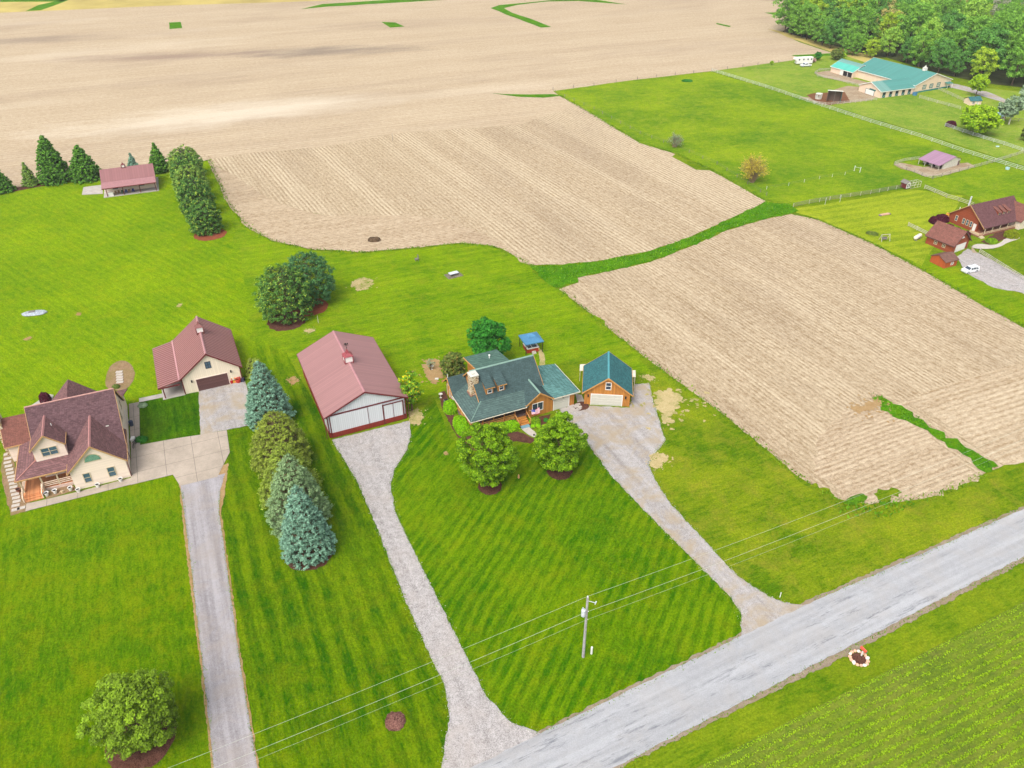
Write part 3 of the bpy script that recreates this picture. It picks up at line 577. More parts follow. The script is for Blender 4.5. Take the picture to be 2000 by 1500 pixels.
# ---------------------------------------------------------------- building helpers
def gable(T, u0, u1, v0, v1, he, hr, ax, oe, og, wm, rm, t=.16, z0=0.0, wall='wall', roof='roof', og2=None, cap=None, trim=None, wall_label=None):
    og2 = og if og2 is None else og2
    if ax == 'v':
        a0, a1, b0, b1 = u0, u1, v0, v1
    else:
        a0, a1, b0, b1 = v0, v1, u0, u1
    mid = (a0 + a1) / 2; sl = (hr - he) / (mid - a0 + oe); zw = he + sl * oe - t * 1.2; zr = hr - t * 1.3
    poly = [(a0, z0), (a1, z0), (a1, zw), (mid, zr), (a0, zw)]
    m = MB(); (m.prism_y if ax == 'v' else m.prism_x)(poly, b0, b1)
    w = m.build(wall, wm, T, label=wall_label)
    r = MB(); tt = t
    def P(a, b, z): return (a, b, z) if ax == 'v' else (b, a, z)
    for s, ae in ((-1, a0 - oe), (1, a1 + oe)):
        pts = [P(ae, b0 - og, he), P(mid, b0 - og, hr), P(mid, b1 + og2, hr), P(ae, b1 + og2, he)]
        if (s == 1) == (ax == 'v'): pts = pts[::-1]
        r.slab(pts[::-1] if True else pts, tt)
    rf = r.build(roof, rm, T)
    if cap:
        c = MB()
        for s in (-1, 1):
            pts = [P(mid, b0 - og - .01, hr + .05), P(mid, b1 + og2 + .01, hr + .05), P(mid + s * .17, b1 + og2 + .01, hr + .05 - sl * .17), P(mid + s * .17, b0 - og - .01, hr + .05 - sl * .17)]
            c.slab(pts, .04)
        c.build('ridge_cap', cap, rf)
    if trim:
        c = MB()
        for s, ae in ((-1, a0 - oe), (1, a1 + oe)):
            for bb, d in ((b0 - og, -1), (b1 + og2, 1)):
                q0, q1 = (bb - .05, bb + .0) if d < 0 else (bb, bb + .05)
                poly = [(ae, he - .22), (ae, he + .012), (mid, hr + .012), (mid, hr - .26)]
                (c.prism_y if ax == 'v' else c.prism_x)(poly, q0, q1)
            e0, e1 = (ae - .05, ae) if s < 0 else (ae, ae + .05)
            if ax == 'v': c.box(e0, b0 - og, he - .2, e1, b1 + og2, he + .005)
            else: c.box(b0 - og, e0, he - .2, b1 + og2, e1, he + .005)
        c.build('fascia', trim, T)
    return w, rf
ROT = {'f': 0, 'l': -90, 'r': 90, 'b': 180}
def at_wall(face, a, c):     # along-wall coordinate a, wall plane coordinate c -> x, y
    return (a, c) if face in 'fb' else (c, a)
def window(T, face, a, c, z, w, h, frame=None, glass=None, cols=1, rows=2, fw=.09, name='window'):
    frame = frame or M_WHITE; glass = glass or M_GLASS
    x, y = at_wall(face, a, c); m = MB()
    m.box(-w/2 - fw, -.06, -fw, -w/2, .02, h + fw).box(w/2, -.06, -fw, w/2 + fw, .02, h + fw).box(-w/2, -.06, -fw, w/2, .02, 0).box(-w/2, -.06, h, w/2, .02, h + fw)
    for i in range(1, cols): xx = -w/2 + w * i / cols; m.box(xx - .045, -.05, 0, xx + .045, -.004, h)
    for j in range(1, rows): zz = h * j / rows; m.box(-w/2, -.045, zz - .035, w/2, -.004, zz + .035)
    o = m.build(name, frame, T, (x, y, z), R_(ROT[face]))
    MB().box(-w/2, -.012, 0, w/2, .01, h).build('pane', glass, o)
    return o
def gdoor(T, face, a, c, w, h, mat, rows=4, cols=4, frame=None, z=0.0, name='garage_door'):
    x, y = at_wall(face, a, c); m = MB()
    m.box(-w/2, -.03, 0, w/2, .02, h)
    for j in range(rows):
        for i in range(cols):
            m.box(-w/2 + w*i/cols + .06, -.055, h*j/rows + .05, -w/2 + w*(i+1)/cols - .06, -.031, h*(j+1)/rows - .05)
    o = m.build(name, mat, T, (x, y, z), R_(ROT[face]))
    if frame:
        MB().box(-w/2 - .12, -.08, 0, -w/2, .02, h + .12).box(w/2, -.08, 0, w/2 + .12, .02, h + .12).box(-w/2, -.08, h, w/2, .02, h + .12).build('door_frame', frame, o)
    return o
def door(T, face, a, c, w=.95, h=2.05, mat=None, z=0.0):
    x, y = at_wall(face, a, c)
    o = MB().box(-w/2 - .08, -.05, 0, -w/2, .02, h + .08).box(w/2, -.05, 0, w/2 + .08, .02, h + .08).box(-w/2, -.05, h, w/2, .02, h + .08).box(-w/2, -.03, 0, w/2, .02, h, 1).build('door', [M_WHITE, mat or M_OFFW], T, (x, y, z), R_(ROT[face]))
    MB().tube((w/2 - .1, -.1, 1.0), (w/2 - .1, -.03, 1.0), .035).build('door_handle', M_GREY, o)
def lamp(T, face, a, c, z, mat=None):
    x, y = at_wall(face, a, c)
    MB().box(-.07, -.08, -.02, .07, 0, .1).box(-.1, -.24, -.3, .1, -.06, .02).add([(-.13, -.28, .02), (.13, -.28, .02), (.13, -.02, .02), (-.13, -.02, .02), (0, -.15, .16)], [(0, 1, 4), (1, 2, 4), (2, 3, 4), (3, 0, 4), (3, 2, 1, 0)]).build('wall_lamp', mat or M_DARK, T, (x, y, z), R_(ROT[face]))
def cupola(T, x, y, z, s, body, roofm, vane=False):
    b = s * .8; o = MB().box(-s/2, -s/2, -.5, s/2, s/2, b).build('cupola', body, T, (x, y, z))
    m = MB().box(-s*.5-.05, -s*.5-.05, -.5, s*.5+.05, s*.5+.05, .05)
    for sx in (-1, 1):
        for sy in (-1, 1): cx, cy = sx * s * .5, sy * s * .5; m.box(cx - .07, cy - .07, .05, cx + .07, cy + .07, b)
    e = s * .6
    m.add([(-e,-e,b),(e,-e,b),(e,e,b),(-e,e,b),(-s*.22,-s*.22,b+s*.35),(s*.22,-s*.22,b+s*.35),(s*.22,s*.22,b+s*.35),(-s*.22,s*.22,b+s*.35),(0,0,b+s*.95)],
          [(3,2,1,0),(0,1,5,4),(1,2,6,5),(2,3,7,6),(3,0,4,7),(4,5,8),(5,6,8),(6,7,8),(7,4,8)])
    m.build('cupola_roof', roofm, o)
    if vane:
        h = b + s*.95
        v = MB().tube((0,0,h-.05),(0,0,h+.95),.035).tube((-.4,0,h+.5),(.4,0,h+.5),.03).tube((0,-.4,h+.35),(0,.4,h+.35),.03)
        v.box(-.35, -.02, h+.66, .32, .02, h+.78).box(-.24, -.02, h+.78, -.02, .02, h+1.0).box(.14, -.02, h+.78, .3, .02, h+.95)
        v.build('weather_vane', M_DARK, o)

# ---------------------------------------------------------------- pole barn with rose roof
T = thing('pole_barn', 'large white metal pole barn with rose-pink roof and maroon base band', 'barn', (-27.80, 94.10, 0), 24.1)
gable(T, 0, 12.2, 0, 19.0, 4.12, 7.08, 'v', .48, .3, M_WHITM, M_PINK, trim=M_MAROON, cap=plain('rose_ridge', (196, 142, 146), .6, k=1.6))
MB().box(-.03, -.05, 0, 12.23, -.001, .95).box(-.05, -.05, 0, -.001, 19.05, .95).box(12.201, -.05, 0, 12.25, 19.05, .95).box(-.03, 19.001, 0, 12.23, 19.05, .95).build('wainscot', M_REDM, T)
m = MB().box(0, -.09, 4.02, 12.2, -.052, 4.26).box(-.06, -.09, .95, .1, -.002, 4.0).box(12.1, -.09, .95, 12.26, -.002, 4.0)
m.build('wall_trim', M_MAROON, T)
d = MB().box(.42, -.16, .1, 6.2, -.1, 3.95).box(6.26, -.14, .1, 8.5, -.1, 3.95).build('sliding_door', M_WHITM, T)
MB().box(.30, -.2, .05, .42, -.1, 4.0).box(6.2, -.2, .05, 6.26, -.1, 3.98).box(.3, -.2, .05, 8.5, -.162, .95, 1).build('door_trim', [M_MAROON, M_REDM], d)
d = MB().box(8.7, -.13, .95, 11.7, -.092, 3.55).build('double_door', M_WHITM, T)
MB().box(8.52, -.19, .1, 8.7, -.1, 3.74).box(11.7, -.19, .1, 11.88, -.1, 3.74).box(8.52, -.19, 3.56, 11.88, -.13, 3.74).box(10.17, -.18, .1, 10.23, -.132, 3.55).box(8.7, -.17, .1, 11.7, -.132, .95, 1).build('door_trim', [M_MAROON, M_REDM], d)
cupola(T, 6.1, 9.3, 7.0, 1.3, M_WHITE, plain('maroon_cap', (150, 70, 76), .5), True)
for x in (-.45, 12.6): MB().tube((x, -.2, 3.95), (x, -.2, .1), .05).build('downspout', M_MAROON, T)

# ---------------------------------------------------------------- cream garage with ribbed red roof
T = thing('garage', 'cream garage with ribbed red metal roof, side porch and brown door', 'garage', (-53.83, 105.80, 0), 24.1)
w, rf = gable(T, 0, 9.2, 0, 12.7, 3.04, 6.9, 'v', .4, .35, M_CREAMM, M_RIB, trim=M_MAROON)
rb = MB(); sl = (6.9 - 3.04) / 5.0
for k in range(22):
    y = -.25 + k * 0.615
    for s in (-1, 1):
        xe = 4.6 + s * 4.98; a = [(xe, y, 3.06), (xe, y + .2, 3.06), (4.6, y + .2, 6.93), (4.6, y, 6.93)]
        rb.slab(a if s < 0 else a[::-1], -.05)
rb.build('roof_rib', M_RIBL, rf)
lr = MB().slab([(-3.75, -.35, 2.45), (-.3, -.35, 3.13), (-.3, 13.05, 3.13), (-3.75, 13.05, 2.45)], .14).build('porch_roof', M_RIB, T)
rb = MB()
for k in range(22):
    y = -.25 + k * 0.615; rb.slab([(-3.74, y, 2.47), (-3.74, y + .2, 2.47), (-.34, y + .2, 3.15), (-.34, y, 3.15)], -.05)
rb.build('roof_rib', M_RIBL, lr)
MB().slab([(-.45, -.36, 3.2), (-.2, -.36, 3.3), (-.2, 13.06, 3.3), (-.45, 13.06, 3.2)], .05).slab([(4.42, -.36, 6.92), (4.6, -.36, 7.06), (4.6, 13.06, 7.06), (4.42, 13.06, 6.92)], .05).slab([(4.6, -.36, 7.06), (4.78, -.36, 6.92), (4.78, 13.06, 6.92), (4.6, 13.06, 7.06)], .05).build('ridge_cap', plain('rose_cap', (200, 148, 150), .6, k=1.6), T)
MB().box(-3.78, -.4, 2.22, -.4, -.35, 2.5).build('fascia', M_MAROON, T)
for y in (0.1, 4.2, 8.4, 12.4): MB().box(-3.15, y - .08, 0, -2.98, y + .08, 2.45).build('porch_post', M_MAROON, T)
MB().box(-3.5, -.2, .02, 0, 12.9, .1).build('porch_floor', M_SLAB, T)
gdoor(T, 'f', 4.6, 0, 4.95, 2.35, M_BROWND, 4, 8, M_CREAM)
window(T, 'f', 4.5, 0, 4.05, .75, 1.1, M_GLASS, M_GLASSB, 2, 2)
lamp(T, 'f', 1.45, 0, 2.35); lamp(T, 'f', 7.7, 0, 2.6)
for x in (-.06, 9.1): MB().box(x, -.06, 0, x + .16, .02, 3).build('corner_trim', M_MAROON, T)
door(T, 'l', 3.0, 0, mat=M_CREAM); window(T, 'l', 7.0, 0, 1.0, 1.1, 1.1)
cupola(T, 4.6, 7.7, 6.85, 1.15, M_WHITE, M_RIB)

# ---------------------------------------------------------------- teal roofed cedar garage
T = thing('garage', 'small cedar garage with teal shingle roof and white door by the gravel turnaround', 'garage', (11.61, 102.63, 0), -6)
gable(T, 0, 7.25, 0, 7.3, 2.42, 5.52, 'v', .4, .3, M_CEDAR, M_SHT2, trim=M_CEDARL, cap=plain('teal_cap', (84, 156, 164), .7))
gdoor(T, 'f', 3.55, 0, 4.85, 2.05, M_OFFW, 4, 4, M_WHITE)
window(T, 'f', 3.7, 0, 3.15, .75, 1.25)
lamp(T, 'f', .6, 0, 1.9); lamp(T, 'f', 6.55, 0, 1.9)
for i, (x, w_, y) in enumerate(((-1.0, 1.1, 6.4), (7.35, .9, 5.3))):
    t = tag(MB().slab([(x, y, 2.2), (x + w_, y, 2.35), (x + w_, y + 1.9, 2.35), (x, y + 1.9, 2.2)], .08).box(x + .06, y + .06, 0, x + .14, y + .14, 2.15).box(x + .06, y + 1.76, 0, x + .14, y + 1.84, 2.15).box(x + w_ - .14, y + .06, 0, x + w_ - .06, y + .14, 2.2).box(x + w_ - .14, y + 1.76, 0, x + w_ - .06, y + 1.84, 2.2).build('wood_shelter', M_FASC, None, (11.61, 102.63, 0), R_(-6)),
        ['cream lean-to shelter showing behind the left side of the small teal-roofed garage', 'cream lean-to shelter showing behind the right side of the small teal-roofed garage'][i], 'shelter')

# ---------------------------------------------------------------- cedar house with green roof
T = thing('house', 'cedar house with dark green shingle roofs, stone chimney, two dormers and a front porch', 'house', (2.60, 99.03, 0), 24.5)
# main body
RZ, RV = 7.0, 6.55
MB().prism_x([(2.9, .0), (10.4, .0), (10.4, 3.1), (RV, RZ - .22), (2.9, 3.3)], -6.9, 3.55).build('wall', M_CEDAR, T)
m = MB()
m.slab([(-7.24, 2.72, 3.45), (3.88, 2.72, 3.45), (3.88, RV, RZ), (-7.24, RV, RZ)], .15)
m.slab([(3.88, 11.0, 2.85), (-7.24, 11.0, 2.85), (-7.24, RV, RZ), (3.88, RV, RZ)], .15)
rf = m.build('main_roof', M_SHG, T)
MB().slab([(-7.26, RV - .16, RZ - .1), (3.9, RV - .16, RZ - .1), (3.9, RV, RZ + .05), (-7.26, RV, RZ + .05)], .05).slab([(3.9, RV + .16, RZ - .1), (-7.26, RV + .16, RZ - .1), (-7.26, RV, RZ + .05), (3.9, RV, RZ + .05)], .05).build('ridge_cap', M_ROOFTRIM, rf)
for x in (-7.3, 3.885): MB().prism_x([(2.7, 3.2), (2.7, 3.46), (RV, RZ + .01), (11.0, 2.86), (11.0, 2.6), (RV, RZ - .27)], x, x + .055).build('rake_board', M_CEDARL, T)
# porch wrap roof
PZ = 2.6
m = MB()
m.slab([(-9.9, -.4, PZ), (-.1, -.4, PZ), (.9, 2.75, 3.5), (-6.95, 2.75, 3.5)], .14)
m.slab([(-9.9, 7.45, PZ), (-9.9, -.4, PZ), (-6.95, 2.75, 3.5), (-6.95, 9.3, 3.5)], .14)
pr_ = m.build('porch_roof', shingle('porch_shingle', (98, 122, 118), 0.16), T)
MB().tube((-9.9, -.4, PZ + .01), (-6.95, 2.75, 3.53), .07).build('hip_cap', M_ROOFTRIM, pr_)
MB().tube((-9.95, -.48, PZ - .1), (-.5, -.48, PZ - .1), .065).tube((-9.98, -.4, PZ - .1), (-9.98, 7.4, PZ - .1), .065).build('gutter', M_FASC, T)
# left wing
MB().prism_x([(7.4, 0), (11.6, 0), (11.6, 2.4), (9.5, 4.4), (7.4, 2.4)], -9.35, -6.92).build('wing_wall', M_CEDAR, T)
m = MB().slab([(-9.95, 7.3, 2.62), (-6.93, 7.3, 2.62), (-6.93, 9.5, 4.65), (-9.95, 9.5, 4.65)], .14).slab([(-6.93, 11.8, 2.5), (-9.95, 11.8, 2.5), (-9.95, 9.5, 4.65), (-6.93, 9.5, 4.65)], .14)
m.build('wing_roof', M_SHG, T)
MB().prism_x([(7.2, 2.35), (7.2, 2.63), (9.5, 4.68), (11.8, 2.52), (11.8, 2.25), (9.5, 4.4)], -10.02, -9.955).build('wing_fascia', M_CEDARL, T)
MB().tube((-9.8, 9.5, 4.6), (-9.8, 9.5, 5.3), .05).build('vent_pipe', M_WHITE, T)
window(T, 'l', 8.6, -9.35, .8, 1.9, 1.5, cols=2, rows=1)
door(T, 'l', 10.7, -9.35, mat=M_CEDARL, z=.2)
# porch floor, posts, rails, steps
MB().box(-9.7, -.1, .05, -2.4, 2.9, .6).box(-9.7, 2.9, .05, -6.9, 7.35, .6).box(-2.4, .3, .05, -.02, 2.9, .6).build('porch_floor', M_DKDECK, T)
for x, y in ((-9.6, 0), (-7.8, 0), (-6.0, 0), (-4.2, 0), (-2.4, 0), (-9.6, 2.4), (-9.6, 4.9), (-9.6, 7.2), (-.35, .1)):
    MB().box(x - .08, y - .08, .6, x + .08, y + .08, 2.5).build('porch_post', M_LOG, T)
m = MB()
for z in (.75, .95, 1.15, 1.45): m.box(-9.55, -.04, z - .045, -2.45, .04, z + .045).box(-9.64, .1, z - .045, -9.56, 7.1, z + .045)
m.build('porch_railing', M_CEDARL, T)
for k in range(4): MB().box(-2.25, -1.55 + k * .42, 0, -.5, -1.15 + k * .42, .13 + k * .15).build('step', M_CEDAR, T)
for x in (-2.36, -.38):
    MB().prism_x([(-1.6, .1), (-1.6, .9), (.2, 1.5), (.2, 1.35), (-1.45, .78), (-1.45, .1)], x - .05, x + .05).build('stair_rail', M_CEDARL, T)
window(T, 'f', -5.6, 2.9, 1.0, 1.6, 1.3, cols=2, rows=1); door(T, 'f', -3.2, 2.9, mat=M_CEDARL, z=.6); window(T, 'f', -8.2 + 6.6, 2.9, 1.2, .9, 1.1)
# cross gable
w, rf = gable(T, 0, 3.65, 0, 3.4, 2.68, 4.5, 'v', .62, .32, M_CEDAR, M_SHT if False else M_SHG, t=.14, og2=1.05, cap=M_ROOFTRIM, trim=M_CEDARL, wall='gable_wall', roof='gable_roof')
window(T, 'f', 1.55, 0, 1.0, 1.75, 1.4, cols=2, rows=1)
# garage wing with broad low roof
MB().box(3.66, .1, 0, 8.15, 8.2, 2.45).build('garage_wall', M_CEDAR, T)
hp = (4.1, 3.1, 3.5)
m = MB()
m.slab([(3.9, -.25, 2.6), (8.95, -.25, 2.6), hp, (3.6, 3.1, 3.5)], .14)
m.slab([(8.95, -.25, 2.6), (8.95, 8.55, 2.6), (3.7, 8.55, 3.5), (3.6, 3.1, 3.5), hp], .14)
gr_ = m.build('garage_roof', M_SHT, T)
MB().box(8.96, -.3, 2.42, 9.03, 8.6, 2.62).box(4.0, -.33, 2.42, 8.96, -.26, 2.62).build('fascia', M_FASC, T)
gdoor(T, 'f', 5.8, .1, 2.65, 2.05, M_OFFW, 4, 2, M_WHITE); lamp(T, 'f', 6.0, .1, 2.42)
# shed dormer at the back
MB().prism_x([(6.7, 2.5), (11.45, 0), (11.45, 5.86), (6.7, 6.7)], -5.6, -.6).build('rear_dormer_wall', M_CEDAR, T)
MB().slab([(-6.05, 6.62, 6.93), (-.2, 6.62, 6.93), (-.2, 11.95, 6.02), (-6.05, 11.95, 6.02)], .15).build('rear_dormer_roof', shingle('rear_shingle', (98, 130, 118), 0.13), T)
MB().prism_x([(6.62, 6.7), (6.62, 6.94), (11.97, 6.03), (11.97, 5.8)], -6.11, -6.055).build('rear_fascia', M_CEDARL, T)
MB().tube((-2.6, 9.3, 6.3), (-2.6, 9.3, 7.0), .07).lathe([(.16, 6.98), (.16, 7.08), (.02, 7.14)], -2.6, 9.3).build('vent_pipe', M_WHITE, T)
# dormers
for x in (-5.15, -3.15):
    dm = MB().prism_x([(3.35, 3.9), (3.35, 5.3), (6.0, 6.25), (6.0, 6.2)], x - .62, x + .62).build('dormer', M_CEDAR, T)
    MB().slab([(x - .8, 3.0, 5.36), (x + .8, 3.0, 5.36), (x + .8, 6.05, 6.5), (x - .8, 6.05, 6.5)], .1).build('dormer_roof', M_SHG, dm)
    MB().box(x - .8, 2.95, 5.22, x + .8, 2.99, 5.37).build('dormer_fascia', M_CEDARL, dm)
    window(T, 'f', x, 3.35, 4.25, .62, .95)
# chimney
MB().box(-7.62, 4.85, 0, -6.93, 6.25, 6.9).box(-6.92, 4.85, 4.2, -6.35, 6.25, 6.9).box(-7.72, 4.7, 2.9, -7.63, 6.4, 3.6).build('chimney', M_STONE, T)
MB().box(-7.8, 4.75, 2.95, -6.9, 6.35, 3.5).build('chimney_flashing', plain('rust_flashing', (150, 104, 92), .7), T)
MB().box(-7.7, 4.78, 6.9, -6.28, 6.32, 7.0).box(-7.2, 5.3, 7.0, -6.8, 5.8, 7.15).build('chimney_cap', M_OFFW, T)
window(T, 'l', 7.4, -6.92, 4.3, .8, 1.0)
# flag
tf = thing('flag', 'small striped flag with blue corner on a pole below the house gable window', 'flag', T.location + Vector((0,0,0)), 24.5)
MB().tube((.02, -.02, 1.5), (.04, -1.1, 2.05), .025).build('flagpole', M_WHITE, tf)
fl = MB(); NX, NZ = 14, 13
for i in range(NX):
    for j in range(NZ):
        u0_, u1_ = i / NX, (i + 1) / NX; w0, w1 = j / NZ, (j + 1) / NZ
        def fp(u, w): return (.05 + 1.45 * u + .1 * w, -1.0 + .35 * w - .1 * math.sin(u * 5), 1.25 + .72 * w - .12 * u + .08 * math.sin(u * 6 + w * 2))
        col = 2 if (i < 6 and j > 5) else (0 if j % 2 == 0 else 1)
        fl.add([fp(u0_, w0), fp(u1_, w0), fp(u1_, w1), fp(u0_, w1)], [(0, 1, 2, 3)], col)
fl.build('flag_cloth', [plain('flag_red', (206, 70, 96), .8), plain('flag_white', (240, 232, 236), .8), plain('flag_blue', (76, 84, 168), .8)], tf)

# ---------------------------------------------------------------- cream house with brown roof
LH = (-61.28, 82.62, 0)
T = thing('house', 'cream house with steep brown shingle roofs, two front gables and a wrapped porch', 'house', LH, 23.3)
fg = dict(trim=M_TANTRIM)
RV, RZ = 9.7, 9.2
MB().prism_x([(4.0, 0), (15.3, 0), (15.3, 3.35), (RV, RZ - .25), (4.0, 3.35)], -3.95, 7.1).build('wall', M_CREAM, T)
m = MB().slab([(-4.3, 3.6, 3.15), (7.35, 3.6, 3.15), (7.35, RV, RZ), (-4.3, RV, RZ)], .16).slab([(7.35, 15.9, 3.05), (-4.3, 15.9, 3.05), (-4.3, RV, RZ), (7.35, RV, RZ)], .16)
rf = m.build('main_roof', shingle('dark_brown_shingle', (122, 94, 98), 0.24), T)
MB().tube((-4.3, RV, RZ), (7.35, RV, RZ), .1).build('ridge_cap', plain('tan_cap', (196, 150, 140), .8), rf)
for xx in (-4.36, 7.36): MB().prism_x([(3.55, 2.95), (3.55, 3.17), (RV, RZ + .02), (15.9, 3.07), (15.9, 2.8), (RV, RZ - .3)], xx, xx + .05).build('rake_board', M_TANTRIM, T)
w, rf = gable(T, 0, 7.1, .0, 4.2, 3.2, 7.0, 'v', .35, .3, M_CREAM, M_SHR, og2=3.2, cap=plain('pink_cap', (176, 126, 122), .8), trim=M_TANTRIM, wall='gable_wall', roof='gable_roof')
window(T, 'f', 1.85, 0, .95, .8, 1.5, M_WINTRIM, M_GLASSB); window(T, 'f', 5.0, 0, .95, .85, 1.55, M_WINTRIM, M_GLASSB)
# arched window
m = MB(); arc = [(math.cos(a) * 1.0, math.sin(a) * 1.05) for a in np.linspace(0, math.pi, 15)]
m.prism_y([(x * 1.12, z * 1.1) for x, z in arc] + [(-1.12, -.1), (1.12, -.1)], -.05, .01)
o = m.build('arched_window', M_WINTRIM, T, (3.3, -.0, 4.35)); MB().prism_y(arc, -.07, -.052).build('pane', M_GLASSG, o)
# rake etc: large dormer gable over the porch
dg, rf = gable(T, -4.1, -.1, 3.75, 5.2, 5.85, 8.0, 'v', .25, .35, M_CREAM, M_SHR, z0=3.3, og2=3.4, cap=plain('pink_cap2', (176, 126, 122), .8), trim=M_TANTRIM, wall='upper_gable_wall', roof='upper_gable_roof')
window(T, 'f', -2.1, 3.75, 4.35, 1.9, 1.25, M_WINTRIM, M_GLASSB, 2, 2)
# porch
m = MB().slab([(-6.9, 1.35, 2.95), (.25, 1.35, 2.95), (.25, 4.35, 3.85), (-3.95, 4.35, 3.85)], .14).slab([(-6.9, 9.9, 2.95), (-6.9, 1.35, 2.95), (-3.95, 4.35, 3.85), (-3.95, 9.9, 3.85)], .14)
rf = m.build('porch_roof', M_SHR, T); MB().tube((-6.9, 1.35, 2.97), (-3.95, 4.35, 3.88), .08).build('hip_cap', plain('pink_cap3', (190, 134, 124), .8), rf)
MB().box(-6.95, 1.25, 2.78, .1, 1.34, 2.97).box(-7.0, 1.3, 2.78, -6.91, 9.9, 2.97).build('fascia', M_TANTRIM, T)
MB().box(-6.6, 1.6, .05, -.02, 4.0, .55).box(-6.6, 4.0, .05, -3.97, 9.8, .55).box(-6.6, .9, .05, -4.1, 1.6, .55).build('porch_floor', M_DECK, T)
for x, y in ((-6.5, 1.7), (-4.0, 1.7), (-2.0, 1.7), (-.15, 1.7), (-6.5, 4.4), (-6.5, 7.2), (-6.5, 9.6)): MB().box(x - .09, y - .09, .55, x + .09, y + .09, 2.85).build('porch_post', M_WINTRIM, T)
m = MB()
for z in (.8, 1.1, 1.4): m.box(-4.0, 1.62, z - .05, -.1, 1.72, z + .05).box(-6.56, 1.75, z - .05, -6.46, 9.5, z + .05)
m.box(-4.05, .75, .3, -3.95, 1.7, 1.45)
m.build('porch_railing', plain('pinkish_rail', (238, 214, 190), .6), T)
MB().box(-4.0, 1.5, .0, -.05, 1.6, .5).build('porch_skirt', plain('skirt', (214, 190, 178), .8), T)
for k in range(3): MB().box(-6.45, .0 + k * .38, 0, -4.25, .38 + k * .38 - .005, .15 + k * .15).build('step', M_DECK, T)
for x in (-6.55, -4.15): MB().prism_x([(-.05, .1), (-.05, .95), (1.6, 1.5), (1.6, 1.3), (.1, .8), (.1, .1)], x - .05, x + .05).build('stair_rail', plain('pinkish_rail2', (238, 214, 190), .6), T)
door(T, 'f', -2.6, 4.0, mat=M_CREAM, z=.55); window(T, 'f', -.9, 4.0, 1.1, 1.0, 1.3, M_WINTRIM)
# left wing
gable(T, -8.6, -4.2, 10.5, 16.2, 2.95, 6.0, 'u', .35, .3, M_CREAM, M_SHB, trim=M_TANTRIM, wall='wing_wall', roof='wing_roof', og2=.0)
window(T, 'f', -6.0, 10.5, .9, 1.2, 1.4, M_WINTRIM, cols=1)
MB().box(-9.5, 12.2, 0, -8.62, 14.2, 6.9).build('chimney', M_STONE, T)
# rear wing and rear right corner
gable(T, -3.3, 4.2, 15.3, 18.4, 3.1, 7.1, 'v', .35, .3, M_CREAM, M_SHR, wall='rear_wall', roof='rear_roof', og2=.3)
MB().slab([(-3.65, 9.8, 3.1), (-3.65, 15.2, 3.1), (.45, 15.2, 7.1), (.45, 11.9, 7.1)][::-1], .12).slab([(4.55, 15.2, 3.1), (4.55, 9.8, 3.1), (.45, 11.9, 7.1), (.45, 15.2, 7.1)][::-1], .12).build('rear_valley_roof', M_SHR, T)
MB().prism_x([(15.3, 0), (18.8, 0), (18.8, 2.95), (15.3, 4.2)], 4.6, 7.1).build('rear_corner_wall', M_CREAM, T)
MB().slab([(4.3, 14.6, 4.65), (7.55, 14.6, 4.65), (7.9, 19.1, 3.0), (4.3, 19.1, 3.0)], .14).build('rear_corner_roof', M_SHR, T)
for y, z, w_, h_ in ((7.0, 3.6, .8, 1.5), (9.6, 3.6, .8, 1.5), (6.0, 1.0, .9, 1.4)): window(T, 'r', y, 7.1, z, w_, h_, M_WINTRIM)
window(T, 'r', 12.5, 7.1, 3.9, .7, 1.4, M_WINTRIM); door(T, 'r', 14.2, 7.1, mat=M_CREAM)
lamp(T, 'r', 4.6, 7.1, 3.0); lamp(T, 'r', 1.5, 7.1, 2.4)
MB().tube((7.3, .05, 3.05), (7.18, .05, .1), .05).build('downspout', M_MAROON, T); MB().tube((7.2, 4.0, 3.0), (7.2, 4.0, .1), .05).build('downspout', M_MAROON, T)
MB().tube((-1.3, 6.6, 6.9), (-1.3, 6.6, 7.6), .06).build('vent_pipe', M_WHITE, T)
MB().box(5.3, 5.9, 5.4, 5.7, 6.0, 5.56).build('roof_vent', M_OFFW, T)

# ---------------------------------------------------------------- back-yard pavilion
T = thing('pavilion', 'long cream pavilion with rose metal roof at the back edge of the lawn', 'pavilion', (-104.27, 192.84, 0), 21.5)
MB().box(0, 0, .01, 13.3, 10.8, .12).build('floor_slab', M_SLAB, T)
MB().prism_x([(2.9, .1), (10.2, .1), (10.2, 2.9), (7.0, 4.85), (2.9, 2.95)], .5, 12.8).build('wall', M_CREAM, T)
MB().slab([(.1, -.1, 2.42), (13.1, -.1, 2.42), (13.1, 2.8, 3.1), (.1, 2.8, 3.1)], .12).build('porch_roof', plain('pale_rose_roof', (180, 130, 132), .6, k=1.7), T)
m = MB().slab([(.1, 2.8, 3.14), (13.1, 2.8, 3.14), (13.1, 7.0, 5.15), (.1, 7.0, 5.15)], .12).slab([(13.1, 10.7, 2.9), (.1, 10.7, 2.9), (.1, 7.0, 5.15), (13.1, 7.0, 5.15)], .12)
m.build('roof', M_RIBX, T)
MB().box(.1, -.16, 2.2, 13.1, -.11, 2.44).build('fascia', M_MAROON, T)
for x in (1.0, 4.9, 8.9, 12.7): MB().box(x - .09, .3, .12, x + .09, .48, 2.35).build('porch_post', M_MAROON, T)
cupola(T, 5.9, 7.0, 5.1, .8, M_WHITE, M_MAROON)
window(T, 'f', 3.0, 2.9, 1.0, 1.3, 1.0); window(T, 'f', 9.4, 2.9, 1.0, 1.3, 1.0); door(T, 'f', 6.4, 2.9, mat=M_CREAM, z=.12)
def loc_of(T, x, y, z=0): return T.location + Matrix.Rotation(T.rotation_euler.z, 3, 'Z') @ Vector((x, y, z))
PAV = T
